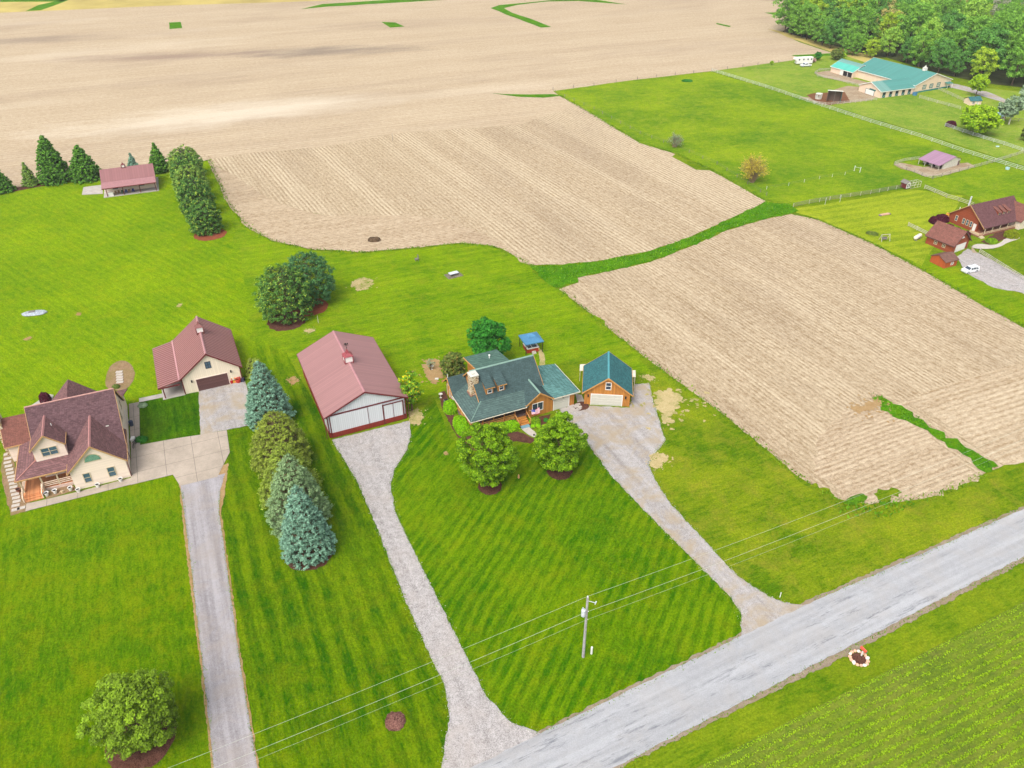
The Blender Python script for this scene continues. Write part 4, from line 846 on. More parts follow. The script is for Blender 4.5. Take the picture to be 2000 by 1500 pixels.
def rel(o, T, x, y, z=0, rz=0): o.location = loc_of(T, x, y, z); o.rotation_euler = (0, 0, T.rotation_euler.z + rz); return o
rel(tag(MB().box(0, 0, .12, 1.2, .7, .95).box(-.03, -.03, .95, 1.23, .73, 1.02).build('chest_freezer', M_WHITE), 'white chest standing at the left end of the pavilion porch', 'freezer'), PAV, 1.2, .5)
ch = MB().box(-.25, -.25, .4, .25, .25, .46).box(-.25, .2, .46, .25, .26, .95)
for x in (-.22, .22):
    for y in (-.22, .22): ch.box(x - .025, y - .025, 0, x + .025, y + .025, .4)
cols = [(150, 120, 90), (150, 120, 90), (60, 110, 80), (60, 80, 150), (150, 120, 90), (60, 70, 140)]
for i, x in enumerate((2.9, 3.7, 4.6, 5.4, 6.2, 7.2)):
    w_ = ['tan chair, first from the white chest,', 'tan chair, second from the white chest,', 'green chair, third from the white chest,', 'blue chair, fourth from the white chest,', 'tan chair, fifth from the white chest,', 'dark blue chair farthest from the white chest,'][i]
    o = link('porch_chair', ch.build('porch_chair', plain('chair_%d' % i, cols[i], .7)).data) if False else ch.build('porch_chair', plain('chair_paint', cols[i], .7))
    rel(tag(o, w_ + ' on the pavilion porch', 'chair', 'chairs along the pavilion porch'), PAV, x, 1.0 + .15 * (i % 2), .12, .3 * (i % 3) - .3)
def graft(S, T):       # join a wing built in its own frame to the building it belongs to
    dth = S.rotation_euler.z - T.rotation_euler.z
    off = Matrix.Rotation(-T.rotation_euler.z, 3, 'Z') @ (S.location - T.location); rm = Matrix.Rotation(dth, 3, 'Z')
    for c in list(S.children):
        c.location = rm @ c.location + off; c.rotation_euler.z += dth; c.parent = T
    bpy.data.objects.remove(S)
# ---------------------------------------------------------------- stable complex
T = thing('riding_stable', 'long tan riding stable with teal metal roofs and two lower wings', 'stable', (143.76, 289.68, 0), 27.0)
gable(T, 0, 18.9, 0, 27.7, 2.85, 6.0, 'v', .35, .3, M_TAN, M_TEALM, trim=M_WHITE)
MB().box(.05, -.06, 0, 18.95, -.001, .55).box(18.95, -.06, 0, 19.0, 27.7, .55).build('wainscot', plain('teal_band', (48, 132, 128), .5), T)
TG_ = plain('teal_shutter', (40, 110, 110), .5)
for x in (5.0, 8.6, 12.4): window(T, 'f', x, 0, 1.15, 1.3, 1.1, TG_, M_OFFW, 2, 2, .22)
MB().slab([(15.6, -1.5, 1.9), (18.3, -1.5, 1.9), (18.3, 0, 2.15), (15.6, 0, 2.15)], .12).box(15.7, -1.45, 0, 15.8, -1.35, 1.85, 1).box(18.1, -1.45, 0, 18.2, -1.35, 1.85, 1).build('entry_canopy', [M_TEALM, M_WHITE], T)
door(T, 'f', 16.9, 0, 1.0, 1.8, M_WHITE)
cupola(T, 9.45, 5.0, 5.9, 1.1, M_WHITE, M_OFFW)
S = thing('tmp', 'x', 'x', (129.5, 283.66, 0), 21.8)
gable(S, 0, 14.9, 0, 10.6, 2.3, 4.42, 'u', .3, .3, M_TAN, M_TEALM, trim=M_WHITE, wall='wing_wall', roof='wing_roof')
MB().slab([(-.31, -.31, 2.33), (4.4, -.31, 2.33), (4.4, 5.3, 4.46), (-.31, 5.3, 4.46)], .02).build('faded_roof_panel', M_TEALF, S)
MB().slab([(11, 5.2, 4.4), (16.5, 5.2, 4.4), (15, -.3, 2.32), (14.9, -.3, 2.3)], .1).build('wing_valley', M_TEALM, S)
for x in (1.5, 4.5, 7.3, 10.2, 13.0):
    o = MB().box(-.65, -.04, .05, .65, .02, 1.9).box(-.55, -.06, 1.05, .55, -.041, 1.8, 1).add([(-.6, -.07, .15), (-.5, -.07, .1), (.6, -.07, .9), (.5, -.07, .95)], [(0, 1, 2, 3)], 2).build('stall_door', [TG_, M_DARK, M_OFFW], S, (x, 0, 0))
gdoor(S, 'l', 5.2, 0, 4.0, 1.7, M_WHITE, 1, 2, TG_)
MB().box(-.08, 2.6, 1.8, -.03, 5.6, 2.2).build('door_track', TG_, S)
graft(S, T)
S = thing('tmp', 'x', 'x', (129.81, 312.11, 0), 26.4)
gable(S, 0, 9.8, 0, 11.0, 2.1, 4.4, 'v', .3, .2, M_TAN, [M_TEALL], trim=M_WHITE, wall='rear_wing_wall', roof='rear_wing_roof')
MB().slab([(2.2, -.3, 3.18), (4.92, -.3, 4.46), (4.92, 11.25, 4.46), (2.2, 11.25, 3.18)], .03).build('faded_roof_panel', M_TEALF, S)
MB().box(-.05, .3, .1, -.01, 4.6, 1.75).build('stall_shade_panel', M_DARK, S)  # dark panel on the solid wall, its colour standing for shade inside the stall
MB().box(-.12, 2.3, 0, -.06, 2.45, 1.9).build('stall_post', M_WHITE, S); MB().box(-.2, 4.5, 0, -.06, 6.0, 1.9).build('sliding_door', M_WHITE, S)
graft(S, T)
RS = T
# run-in shelter, feeder, tub
P0 = W(1614, 199); P1 = W(1641, 201); az_ = math.degrees(math.atan2((P1 - P0).y, (P1 - P0).x)); Ls = (P1 - P0).length
T = thing('run_in_shed', 'dark open-fronted shelter with a white roof edge on the muddy yard beside the stable', 'shed', P0, az_)
SHh = height(P0, 176); M_INN = plain('inner_boards', (112, 92, 80), .9)
MB().box(0, 2.0, 0, Ls, 2.08, SHh - .5).box(0, 0, 0, .08, 2.0, SHh - .3).box(Ls - .08, 0, 0, Ls, 2.0, SHh - .3, 1).build('wall', [M_INN, TG_], T)
MB().slab([(-.2, -.2, SHh), (Ls + .2, -.2, SHh), (Ls + .2, 2.3, SHh - .45), (-.2, 2.3, SHh - .45)], .14).build('roof', M_WHITE, T)
MB().box(Ls * .5 - .06, 0, 0, Ls * .5 + .06, .1, SHh - .15).build('post', M_DGREY, T)
p = W(1598, 193); m = MB(); m.lathe([(.95, 0), (.95, .55), (.88, .55), (.88, .02)], n=14)
for i in range(8): a = math.pi * 2 * i / 8; m.box(.85 * math.cos(a) - .14, .85 * math.sin(a) - .14, .5, .85 * math.cos(a) + .14, .85 * math.sin(a) + .14, 1.35)
m.lathe([(.98, 1.3), (1.0, 1.45), (.75, 1.5)], n=14)
fo = m.build('hay_feeder', M_OFFW, None, p); fo.scale = (1.15, 1.15, 1.25)
tag(fo, 'round cream hay feeder with slots standing on the brown mud yard', 'feeder')
p = W(1786, 186); tag(MB().lathe([(.75, 0), (.85, .9), (.75, .9), (.7, .3)], n=14).build('water_tub', M_BLUE, None, p), 'blue round tub at the foot of the tan stable wall', 'tub')
# small teal roofed shed and the red one behind the trees
def little_shed(label, px, py, w_, d_, he, hr, az, wm, rm, nm='shed', win=True):
    T = thing(nm, label, 'shed', W(px, py), az)
    gable(T, 0, w_, 0, d_, he, hr, 'u', .2, .15, wm, rm, t=.1)
    if win: window(T, 'f', w_ * .3, 0, he * .4, w_ * .2, he * .4); door(T, 'f', w_ * .65, 0, .7, he * .85, M_OFFW)
    return T
little_shed('small cream shed with a blue-teal roof behind the round lime tree', 1893, 206, 4.2, 3.2, 1.5, 2.5, 8, M_TAN, M_SHT2)
little_shed('red shed with a pale blue roof half hidden by the white-trunked trees', 1940, 236, 4.0, 3.0, 1.4, 2.3, 8, M_BRICK, plain('pale_blue_roof', (170, 206, 222), .5))
# mauve-roofed horse shelter
T = thing('horse_shelter', 'grey-white horse shelter with a mauve metal roof and open porch in its own fenced yard', 'shelter', (118.84, 211.24, 0), 30.0)
MB().prism_y([(0, 0), (7.06, 0), (7.06, 1.75), (4.28, 2.72), (0, 1.85)], 0.1, 6.3).build('wall', plain('shelter_wall', (216, 214, 200), .6), T)
MB().slab([(-2.3, -.15, 1.5), (4.28, -.15, 2.92), (4.28, 6.6, 2.92), (-2.3, 6.6, 1.5)], .1).build('roof', M_PURP, T)
MB().slab([(4.28, -.15, 2.92), (7.4, -.15, 1.9), (7.4, 6.6, 1.9), (4.28, 6.6, 2.92)], .1).build('rear_roof', M_BROWND, T)
for y in (.1, 2.2, 4.4, 6.3): MB().box(-2.1, y - .06, 0, -1.98, y + .06, 1.5).build('porch_post', M_LGREY, T)
for y in (.9, 2.9, 4.9): MB().box(-.04, y - .4, 0, .0, y + .4, 1.5).build('stall_shade_panel', M_DARK, T)  # shade of the open stalls put in as dark panels on the wall
MB().box(6.2, -.02 + .1 - .04, 0.05, 6.9, .1, 1.4).build('door', M_BROWND, T)
# ---------------------------------------------------------------- red house, garage, shed
T = thing('house', 'red-sided house with a brown roof, three small shed dormers and railed porch', 'house', (107.44, 168.05, 0), 24.3)
he, hr, rv = 1.9, 5.75, 4.0
MB().prism_x([(0.9, 0), (8.6, 0), (8.6, 1.95), (rv, hr - .22), (0.9, 2.7)], 0, 13.6).build('wall', M_BRICK, T)
MB().slab([(-.35, -1.1, he), (13.2, -1.1, he), (13.9, rv, hr), (-.35, rv, hr)], .14).slab([(13.9, 9.0, he - .1), (-.35, 9.0, he - .1), (-.35, rv, hr), (13.9, rv, hr)], .14).build('roof', shingle('plum_shingle', (124, 88, 90), 0.14), T)
MB().prism_x([(-1.15, he - .2), (-1.15, he + .01), (rv, hr + .02), (9.0, he - .08), (9.0, he - .25), (rv, hr - .2)], -.41, -.36).build('rake_board', M_TANTRIM, T)
for i, x in enumerate((6.2, 7.7, 9.2)):
    d_ = MB().prism_x([(.9, 2.9), (.9, 3.95), (2.6, 4.6)], x - .35, x + .35).build('dormer', M_BRICK, T)
    MB().slab([(x - .5, .6, 4.02), (x + .5, .6, 4.02), (x + .5, 2.8, 4.82), (x - .5, 2.8, 4.82)], .08).build('dormer_roof', M_SHB, d_)
    window(T, 'f', x, .9, 3.3, .4, .5, M_WINTRIM)
# right front cross gable (cream)
gable(T, 10.6, 15.5, -2.0, 1.5, 2.0, 5.0, 'v', .3, .3, plain('cream_wall', (230, 216, 196), .7), M_SHB, og2=2.6, wall='gable_wall', roof='gable_roof')
window(T, 'f', 12.9, -2.0, .8, 1.0, 1.0, M_DGREY, M_GLASSB, 2, 2)
for y in (2.0, 3.0, 4.0, 6.0): window(T, 'l', y + .6, 0, .95 if y > 1 else .6, .5, 1.15, M_WINTRIM, M_GLASSB)
door(T, 'l', 1.6, 0, .6, 1.6, M_WHITE, z=.3)
MB().box(.0, -1.2, .05, 10.5, .9, .4).box(-1.6, -1.2, .05, 0, 1.4, .4).build('porch_floor', plain('porch_brown', (150, 100, 78), .8), T)
for x in (.2, 2.7, 5.2, 7.7, 10.2): MB().box(x - .06, -1.1, .4, x + .06, -.98, 1.85).build('porch_post', M_WINTRIM, T)
m = MB()
for z in (.55, .75, .95): m.box(.2, -1.14, z - .03, 10.3, -1.08, z + .03).box(-1.6, -1.14, z - .03, -.3, -1.08, z + .03)
m.box(-1.63, -1.15, .4, -1.55, 1.3, .98)
m.build('porch_railing', plain('rail_cream', (222, 196, 160), .7), T)
for k in range(3): MB().box(-1.5, -2.0 + k * .26, 0, -.4, -1.75 + k * .26, .12 + k * .11).build('step', M_WINTRIM, T)
MB().tube((2.2, 6.2, 3.5), (2.2, 6.2, 6.6), .17, n=10).build('flue', M_STEEL, T)
MB().tube((-.1, 6.5, 3.6), (-.1, 6.5, 4.3), .07).build('vent_pipe', M_WHITE, T)
RH = T
T = thing('garage', 'red-sided garage with a rust-brown roof and white end door beside the red house', 'garage', (93.14, 163.43, 0), -58.8)
gable(T, 0, 6.4, 0, 5.72, 1.9, 4.75, 'u', .3, .35, M_BRICK, M_SHB, trim=M_BROWND)
gdoor(T, 'r', 2.9, 6.4, 3.6, 1.7, M_WHITE, 4, 3)
for x in (2.3, 4.3): window(T, 'f', x, 0, .75, .6, .65, M_WINTRIM, M_DARK, 2, 2)
MB().prism_x([(2.3, 0), (3.4, 0), (2.85, .5)], .0, .03).build('gable_vent', M_WHITE, T, (6.42, 0, 3.0))
T = thing('shed', 'small orange-red garden shed with a brown roof at the corner of the pale gravel drive', 'shed', (91.52, 150.64, 0), 24.0)
gable(T, 0, 3.6, 0, 3.68, 1.5, 2.45, 'u', .2, .2, M_SHEDW, shingle('shed_shingle', (140, 106, 96), .12), t=.1)
window(T, 'f', 2.1, 0, .6, .6, .45, M_WHITE); 
# chicken coop
p = W(1768, 371)
T = thing('chicken_coop', 'tiny white and maroon coop with grey roof and run at the fence corner', 'coop', p, 24)
MB().prism_y([(0, .3), (1.5, .3), (1.5, 1.7), (.75, 2.15), (0, 1.7)], 0, 1.8).build('wall', M_MAROON, T)
MB().prism_y([(.05, .35), (1.45, .35), (1.45, 1.68), (.75, 2.08), (.05, 1.68)], -.03, -.001).build('front_panel', M_WHITE, T)
MB().box(.3, -.05, .6, .6, -.031, 1.5).box(.85, -.05, .6, 1.15, -.031, 1.5).build('coop_door', M_DARK, T)
MB().slab([(-.2, -.15, 1.6), (.75, -.15, 2.25), (.75, 2.0, 2.25), (-.2, 2.0, 1.6)], .06).slab([(.75, -.15, 2.25), (1.7, -.15, 1.6), (1.7, 2.0, 1.6), (.75, 2.0, 2.25)], .06).build('roof', M_DGREY, T)
m = MB()
for x in (1.8, 3.0, 4.2, 5.2):
    for y in (0, 1.5): m.box(x - .035, y - .035, 0, x + .035, y + .035, 1.5)
for y in (0, 1.5):
    for z in (.1, .8, 1.5): m.box(1.8, y - .03, z - .03, 5.2, y + .03, z + .03)
for x in (1.8, 3.0, 4.2, 5.2): m.box(x - .03, 0, 1.47, x + .03, 1.5, 1.53)
m.build('run_frame', M_LGREY, T)

# ---------------------------------------------------------------- gazebo and hot tub
T = thing('gazebo', 'blue-topped square gazebo on four dark posts over the hot tub', 'gazebo', W(1019.5, 683) , 20)
c0, c1, c2 = W(1027.5, 691.5), W(1053, 687), W(1017, 680)
T.location = W(1027.3, 694); gw = 3.1; 
gz = 2.35
for x, y in ((0, 0), (gw, 0), (0, gw), (gw, gw)): MB().box(x - .05, y - .05, 0, x + .05, y + .05, gz).build('post', M_DARK, T)
def pyr(m, cx, s0, z0, s1, z1):
    a = [(cx - s0, cx - s0, z0), (cx + s0, cx - s0, z0), (cx + s0, cx + s0, z0), (cx - s0, cx + s0, z0)]; b = [(cx - s1, cx - s1, z1), (cx + s1, cx - s1, z1), (cx + s1, cx + s1, z1), (cx - s1, cx + s1, z1)]
    m.add(a + b, [(0, 1, 5, 4), (1, 2, 6, 5), (2, 3, 7, 6), (3, 0, 4, 7)])
m = MB(); pyr(m, gw/2, gw/2 + .2, gz - .18, gw/2 + .2, gz); pyr(m, gw/2, gw/2 + .2, gz, .5, gz + .62)
cn = m.build('canopy', M_BLUE, T)
m = MB(); pyr(m, gw/2, .68, gz + .66, .03, gz + .98); m.build('vent_top', plain('blue_vent', (82, 138, 176), .6), cn)
T = thing('hot_tub', 'redwood-sided hot tub with a white rim under the blue gazebo', 'hot tub', loc_of(T, .42, .42), 20)
MB().box(0, 0, 0, 2.2, 2.2, .85).build('tub_side', M_REDWOOD, T)
MB().box(-.05, -.05, .86, 2.25, .2, .96).box(-.05, 2.0, .86, 2.25, 2.25, .96).box(-.05, .2, .86, .2, 2.0, .96).box(2.0, .2, .86, 2.25, 2.0, .96).box(1.0, .2, .86, 1.1, 2.0, .93).build('rim', M_WHITE, T)
MB().box(.2, .2, .855, 2.0, 2.0, .87).build('water', M_WATER, T)
tag(MB().box(0, 0, 0, .7, .5, .2).box(0, .25, .2, .7, .5, .4).build('tub_steps', M_LGREY, None, loc_of(T, .8, -.62), R_(20)), 'grey wooden steps in front of the hot tub', 'steps')
MB().box(2.1, -.08, .45, 2.3, -.001, .65).build('tub_light', plain('amber', (250, 220, 130), .4), T)

# ---------------------------------------------------------------- utility pole and wires
pb = W(1139, 1283); PH = height(pb, 1167)
T = thing('utility_pole', 'grey wooden utility pole with a transformer can on the front lawn near the road', 'pole', pb, 25)
MB().tube((0, 0, 0), (0, 0, PH), .17, .12, n=12).build('pole', M_POLE, T)
MB().tube((-.42, -.05, PH - 2.6), (-.42, -.05, PH - 1.7), .24, n=14).tube((-.42, -.05, PH - 1.7), (-.42, -.05, PH - 1.62), .2, .08, n=14).tube((-.5, -.05, PH - 1.62), (-.52, -.05, PH - 1.25), .05, n=8).box(-.3, -.08, PH - 2.4, 0, .02, PH - 2.3).box(-.3, -.08, PH - 1.95, 0, .02, PH - 1.85).build('transformer', M_STEEL, T)
MB().tube((0, 0, PH - .5), (.75, -.45, PH - .75), .035).tube((.7, -.42, PH - .95), (.78, -.48, PH - .5), .07).build('cutout_arm', M_STEEL, T)
MB().tube((0, 0, PH), (0, 0, PH + .22), .05, .07).tube((.1, 0, PH - 2.3), (.25, 0, PH - 2.3), .05).tube((.1, 0, PH - 3.6), (.25, 0, PH - 3.6), .04).build('insulator', M_WHITE, T)
dW = Vector((math.cos(R_(25.2)), math.sin(R_(25.2)), 0))
for nm, dz, rr, lb in (('power_line', .2, .010, 'highest white wire of the power line, fixed at the pole top'), ('power_line', -2.3, .012, 'middle wire, attached at the transformer height of the utility pole'), ('power_line', -3.6, .007, 'lowest, thinnest wire on the utility pole')):
    m = MB()
    for s in (-1, 1):
        span = 78; last = None
        for k in range(0, 41):
            t = k / 20; x = s * t * span; sag = 1.0 * 4 * (t % 1.0) * (1 - (t % 1.0)) if t < 2 else 0
            q = Vector((pb.x, pb.y, PH + dz)) + dW * x; q.z -= sag
            if last is not None: m.tube(last, q, rr, n=4, cap=False)
            last = q
    tag(m.build(nm, M_WIRE), lb, 'wire', 'wires on the utility pole')
for s in (-1, 1):      # next poles of the line, outside this view
    q = pb + dW * s * 78
    T2 = thing('utility_pole', 'next utility pole along the wires, ' + ('nearer the lane' if s < 0 else 'beyond the stubble field corner'), 'pole', q, 25)
    MB().tube((0, 0, 0), (0, 0, PH), .17, .12, n=12).build('pole', M_POLE, T2); MB().tube((0, 0, PH), (0, 0, PH + .22), .05, .07).build('insulator', M_WHITE, T2)
tag(MB().lathe([(.12, 0), (.12, 1.15), (.09, 1.22), (.02, 1.25)], n=12).build('cable_marker', M_WHITE, None, W(1155, 1277)), 'short white cable pedestal next to the foot of the utility pole', 'post')

# ---------------------------------------------------------------- fences
def fence(label, pts, post_m, rail_m, h=1.3, rails=(.4, .8, 1.2), gap=2.6, pw=.045, rt=.04, rw=.02, group=None, cat='fence', mesh_fill=None, top_wire=False):
    P = [W(*p) for p in pts]; o = P[0]
    T = thing('fence', label, cat, o, 0, group)
    m = MB(); postmb = MB().box(-pw, -pw, 0, pw, pw, h); first = None; cnt = 0
    for a, b in zip(P, P[1:]):
        L = (b - a).length; d = (b - a).normalized(); n_ = Vector((-d.y, d.x, 0)); az = math.atan2(d.y, d.x)
        for z in rails:
            A_ = a - o; B_ = b - o
            m.add([A_ + n_ * rw + Vector((0, 0, z - rt)), A_ - n_ * rw + Vector((0, 0, z - rt)), B_ - n_ * rw + Vector((0, 0, z - rt)), B_ + n_ * rw + Vector((0, 0, z - rt)),
                   A_ + n_ * rw + Vector((0, 0, z + rt)), A_ - n_ * rw + Vector((0, 0, z + rt)), B_ - n_ * rw + Vector((0, 0, z + rt)), B_ + n_ * rw + Vector((0, 0, z + rt))],
                  [(0, 1, 2, 3), (7, 6, 5, 4), (0, 4, 5, 1), (2, 6, 7, 3), (0, 3, 7, 4), (1, 5, 6, 2)])
        k = max(1, int(L / gap))
        for i in range(k + 1):
            q = a + d * (L * i / k) - o; cnt += 1
            if cnt > 98: break
            if first is None: first = postmb.build('post', post_m, T, q, az)
            else:
                c = first.copy(); C.objects.link(c); c.location = q; c.rotation_euler.z = az
    m.build('rail', rail_m, T)
    if mesh_fill:
        mm = MB()
        for a, b in zip(P, P[1:]):
            L = (b - a).length; d = (b - a).normalized(); k = int(L / .35)
            for i in range(k): q = a + d * (i * .35) - o; mm.tube(q, q + Vector((0, 0, h * .85)), .012, n=3, cap=False)
            for j in range(4): z = .15 + j * .25; mm.tube(a - o + Vector((0, 0, z)), b - o + Vector((0, 0, z)), .012, n=3, cap=False)
        mm.build('wire_mesh', mesh_fill, T)
    return T
M_FW = plain('white_fence', (200, 206, 200), .8, var=.1)
fence('long white three-rail fence between the green pasture and the stable paddock', [(1390, 140), (1495, 172), (1590, 204), (1700, 240), (1800, 270), (1880, 298), (1985, 330), (2200, 395)], M_FW, M_FW, 1.2, (.35, .75, 1.15), 3.2, rt=.045, pw=.04)
fence('double rail fence along the strip beside the stable, nearer the pasture', [(1795, 192), (1830, 202), (1875, 214)], M_LGREY, M_LGREY, 1.1, (.35, .7, 1.05), 3)
fence('grey rail fence from the stable door to the small teal-roofed shed', [(1832, 176), (1850, 184), (1870, 193), (1892, 203)], M_LGREY, M_LGREY, 1.1, (.35, .7, 1.05), 3)
fence('white rail fence passing the foot of the round lime tree', [(1845, 247), (1880, 259), (1920, 272), (1960, 284), (1995, 296), (2150, 340)], M_FW, M_FW, 1.1, (.35, .7, 1.05), 3, rt=.045, pw=.04)
fence('dark rail fence in front of the red shed', [(1938, 239), (1970, 238), (2100, 236)], M_DGREY, M_DGREY, 1.1, (.5, 1.0), 3)
fence('grey fence round the front of the muddy yard', [(1588, 202), (1612, 206), (1660, 202), (1712, 196)], M_LGREY, M_LGREY, 1.0, (.35, .65, .95), 2)
fence('curved grey fence round the rear stable yard', [(1625, 138), (1600, 139), (1591, 144), (1597, 150), (1630, 156), (1665, 166), (1690, 173)], M_LGREY, M_LGREY, 1.0, (.35, .65, .95), 2)
fence('grey fence on the far corner of the mauve-roofed shelter yard', [(1795, 312), (1765, 316), (1746, 322), (1770, 332), (1800, 344), (1820, 350)], M_DGREY, M_LGREY, 1.0, (.35, .65, .95), 2.4)
fence('grey rail fence from the shelter yard corner to the long white fence', [(1822, 350), (1855, 341), (1890, 332), (1915, 325), (1960, 312), (1998, 300)], M_DGREY, M_LGREY, 1.1, (.35, .7, 1.0), 2.6)
fence('weathered fence with wire mesh along the back of the striped lawn', [(1549, 405), (1580, 398), (1640, 388), (1700, 379), (1750, 370), (1768, 366)], M_LGREY, M_DGREY, 1.1, (.35, .7, 1.05), 2.6, mesh_fill=M_DGREY)
fence('grey rail fence behind the red house, from the coop', [(1805, 369), (1825, 377), (1848, 387)], M_LGREY, M_LGREY, 1.1, (.35, .7, 1.05), 2.2, rt=.06)
fence('grey rail fence meeting the roof of the red house', [(1848, 387), (1872, 394), (1900, 404)], M_DGREY, M_LGREY, 1.1, (.35, .7, 1.05), 2.2)
fence('grey rail fence behind the rust-roofed garage, towards the propane tank', [(1773, 442), (1790, 450), (1812, 461)], M_LGREY, M_LGREY, 1.1, (.3, .6, .9), 2.0, rt=.06)
fence('pale rail fence along the pale gravel drive', [(1912, 494), (1945, 515), (1980, 537), (2005, 552), (2100, 610)], M_LGREY, M_LGREY, 1.0, (.3, .6, .9), 2.2, rt=.05)
fence('thin post and wire fence crossing the lower pasture', [(1497, 370), (1540, 363), (1600, 350), (1650, 342), (1668, 334)], M_FW, M_DGREY, .9, (.45, .85), 3.6, pw=.04, rt=.008, rw=.008)
fence('post and wire fence beside the stubble, along the pasture edge', [(1085, 182), (1160, 214), (1250, 262), (1320, 288), (1400, 322), (1460, 360), (1485, 376), (1497, 382)], M_DGREY, M_DGREY, 1.0, (.5, .95), 5, pw=.05, rt=.008, rw=.008)
fence('post and wire fence along the far top of the pasture', [(1080, 176), (1160, 167), (1245, 155), (1390, 139), (1480, 127), (1560, 119)], M_DGREY, M_DGREY, 1.1, (.5, .95), 7, pw=.06, rt=.008, rw=.008)
fence('white corner gate frame in the lower pasture', [(1668, 334), (1679, 337)], M_FW, M_FW, 1.5, (1.2,), 9, pw=.08)

# ---------------------------------------------------------------- vehicles
def wheel(T, x, y, r, w_=.22):
    o = MB().tube((x, y - w_/2, r), (x, y + w_/2, r), r, n=16).build('wheel', M_BLACK, T)
    MB().tube((x, y - w_/2 - .01, r), (x, y + w_/2 + .01, r), r * .55, n=12).build('rim', M_STEEL, o)
M_CARW = plain('white_car_paint', (240, 242, 246), .25, .5, var=.02)
def suv(label, p, az, sc=1.0):
    T = thing('suv', label, 'car', p, az); T.scale = (sc,) * 3
    prof = [(-2.3, .35), (2.25, .35), (2.32, .75), (2.2, .98), (1.25, 1.08), (.6, 1.62), (-1.9, 1.68), (-2.2, 1.15), (-2.34, .85)]
    b = MB(); hw = .92; n = len(prof); A_ = []
    for y, k in ((-hw, 0), (hw, 0)):
        for x, z in prof: A_.append((x, y * (.84 if z > 1.3 else 1.0), z))
    b.add(A_, [list(range(n)), [2*n-1-i for i in range(n)]] + [(i, i+n, (i+1) % n + n, (i+1) % n) for i in range(n)])
    b.build('body', M_CARW, T)
    g = MB()
    for s in (-1, 1):
        for x0, x1 in ((-1.75, -.95), (-.85, -.1), (0, .75)):
            g.add([(x0, s * .935, 1.1), (x1, s * .935, 1.1), (min(x1, .62), s * .80, 1.56), (x0 + .05, s * .80, 1.56)], [(0, 1, 2, 3)])
    g.add([(1.27, -.82, 1.1), (1.27, .82, 1.1), (.66, .72, 1.6), (.66, -.72, 1.6)], [(0, 1, 2, 3)]).add([(-2.24, -.8, 1.14), (-2.24, .8, 1.14), (-1.98, .72, 1.6), (-1.98, -.72, 1.6)], [(0, 1, 2, 3)])
    g.build('windows', M_GLASS, T)
    for x in (-1.45, 1.45):
        for y in (-.82, .82): wheel(T, x, y, .36)
    for y in (-.7, .7):
        MB().box(2.24, y - .18, .72, 2.34, y + .18, .9).build('headlight', M_OFFW, T); MB().box(-2.37, y - .15, .8, -2.27, y + .15, 1.05).build('taillight', plain('red_light', (190, 30, 30), .4), T)
    MB().box(-1.6, -.7, 1.68, .3, -.66, 1.74).box(-1.6, .66, 1.68, .3, .7, 1.74).build('roof_rail', M_GREY, T)
p = W(1893.5, 531)
suv('white suv parked on the pale gravel drive by the red house', p, 200, .78)
# camper trailer and pickup by the far paddock
p = W(1570, 128)
T = thing('horse_trailer', 'long white trailer with small windows parked at the top edge of the paddock', 'trailer', W(1571, 127) + Vector((0, 1.5, 0)), 10); T.scale = (.62, .8, .95)
MB().prism_y([(-5.5, .5), (5.5, .5), (5.5, 2.9), (-6.8, 2.9), (-7.0, 2.2), (-5.5, 1.5)], -1.1, 1.1).build('body', M_WHITE, T)
for x in (-4, -1, 2.0, 4.4): MB().box(x - .45, -1.14, 1.8, x + .45, -1.101, 2.4).build('window', M_GLASS, T)
for x in (.3, 1.4, -.8):
    for y in (-.95, .95): wheel(T, x, y, .38)
T = thing('pickup_truck', 'white pickup truck standing in front of the long white trailer', 'truck', W(1573, 130), 195); T.scale = (.8, .8, .8)
MB().prism_y([(-2.8, .45), (2.7, .45), (2.75, 1.05), (1.4, 1.15), (.8, 1.75), (-.7, 1.8), (-.95, 1.15), (-2.8, 1.12)], -.95, .95).build('body', M_CARW, T)
MB().add([(-.6, -.96, 1.2), (1.1, -.96, 1.2), (.75, -.96, 1.65), (-.55, -.96, 1.68)], [(0, 1, 2, 3)]).add([(-.6, .96, 1.2), (1.1, .96, 1.2), (.75, .96, 1.65), (-.55, .96, 1.68)], [(0, 1, 2, 3)]).add([(1.42, -.85, 1.17), (1.42, .85, 1.17), (.85, .8, 1.72), (.85, -.8, 1.72)], [(0, 1, 2, 3)]).build('windows', M_GLASS, T)
MB().box(-2.7, -.8, 1.121, -1.05, .8, 1.14).build('truck_bed', M_DGREY, T)
for x in (-1.8, 1.8):
    for y in (-.85, .85): wheel(T, x, y, .4)
# propane tank
T = thing('propane_tank', 'white horizontal propane tank on the lawn left of the rust-roofed garage', 'tank', W(1791, 468), 40)
MB().tube((-1.1, 0, .75), (1.1, 0, .75), .45, n=14, cap=False).tube((1.1, 0, .75), (1.4, 0, .75), .45, .2, n=14).tube((-1.1, 0, .75), (-1.4, 0, .75), .45, .2, n=14).build('tank_body', plain('tank_cream', (238, 226, 210), .4), T)
for x in (-.8, .8): MB().box(x - .08, -.35, 0, x + .08, .35, .4).build('leg', M_GREY, T)
MB().tube((0, 0, 1.15), (0, 0, 1.35), .14, n=10).build('valve_dome', M_STEEL, T)
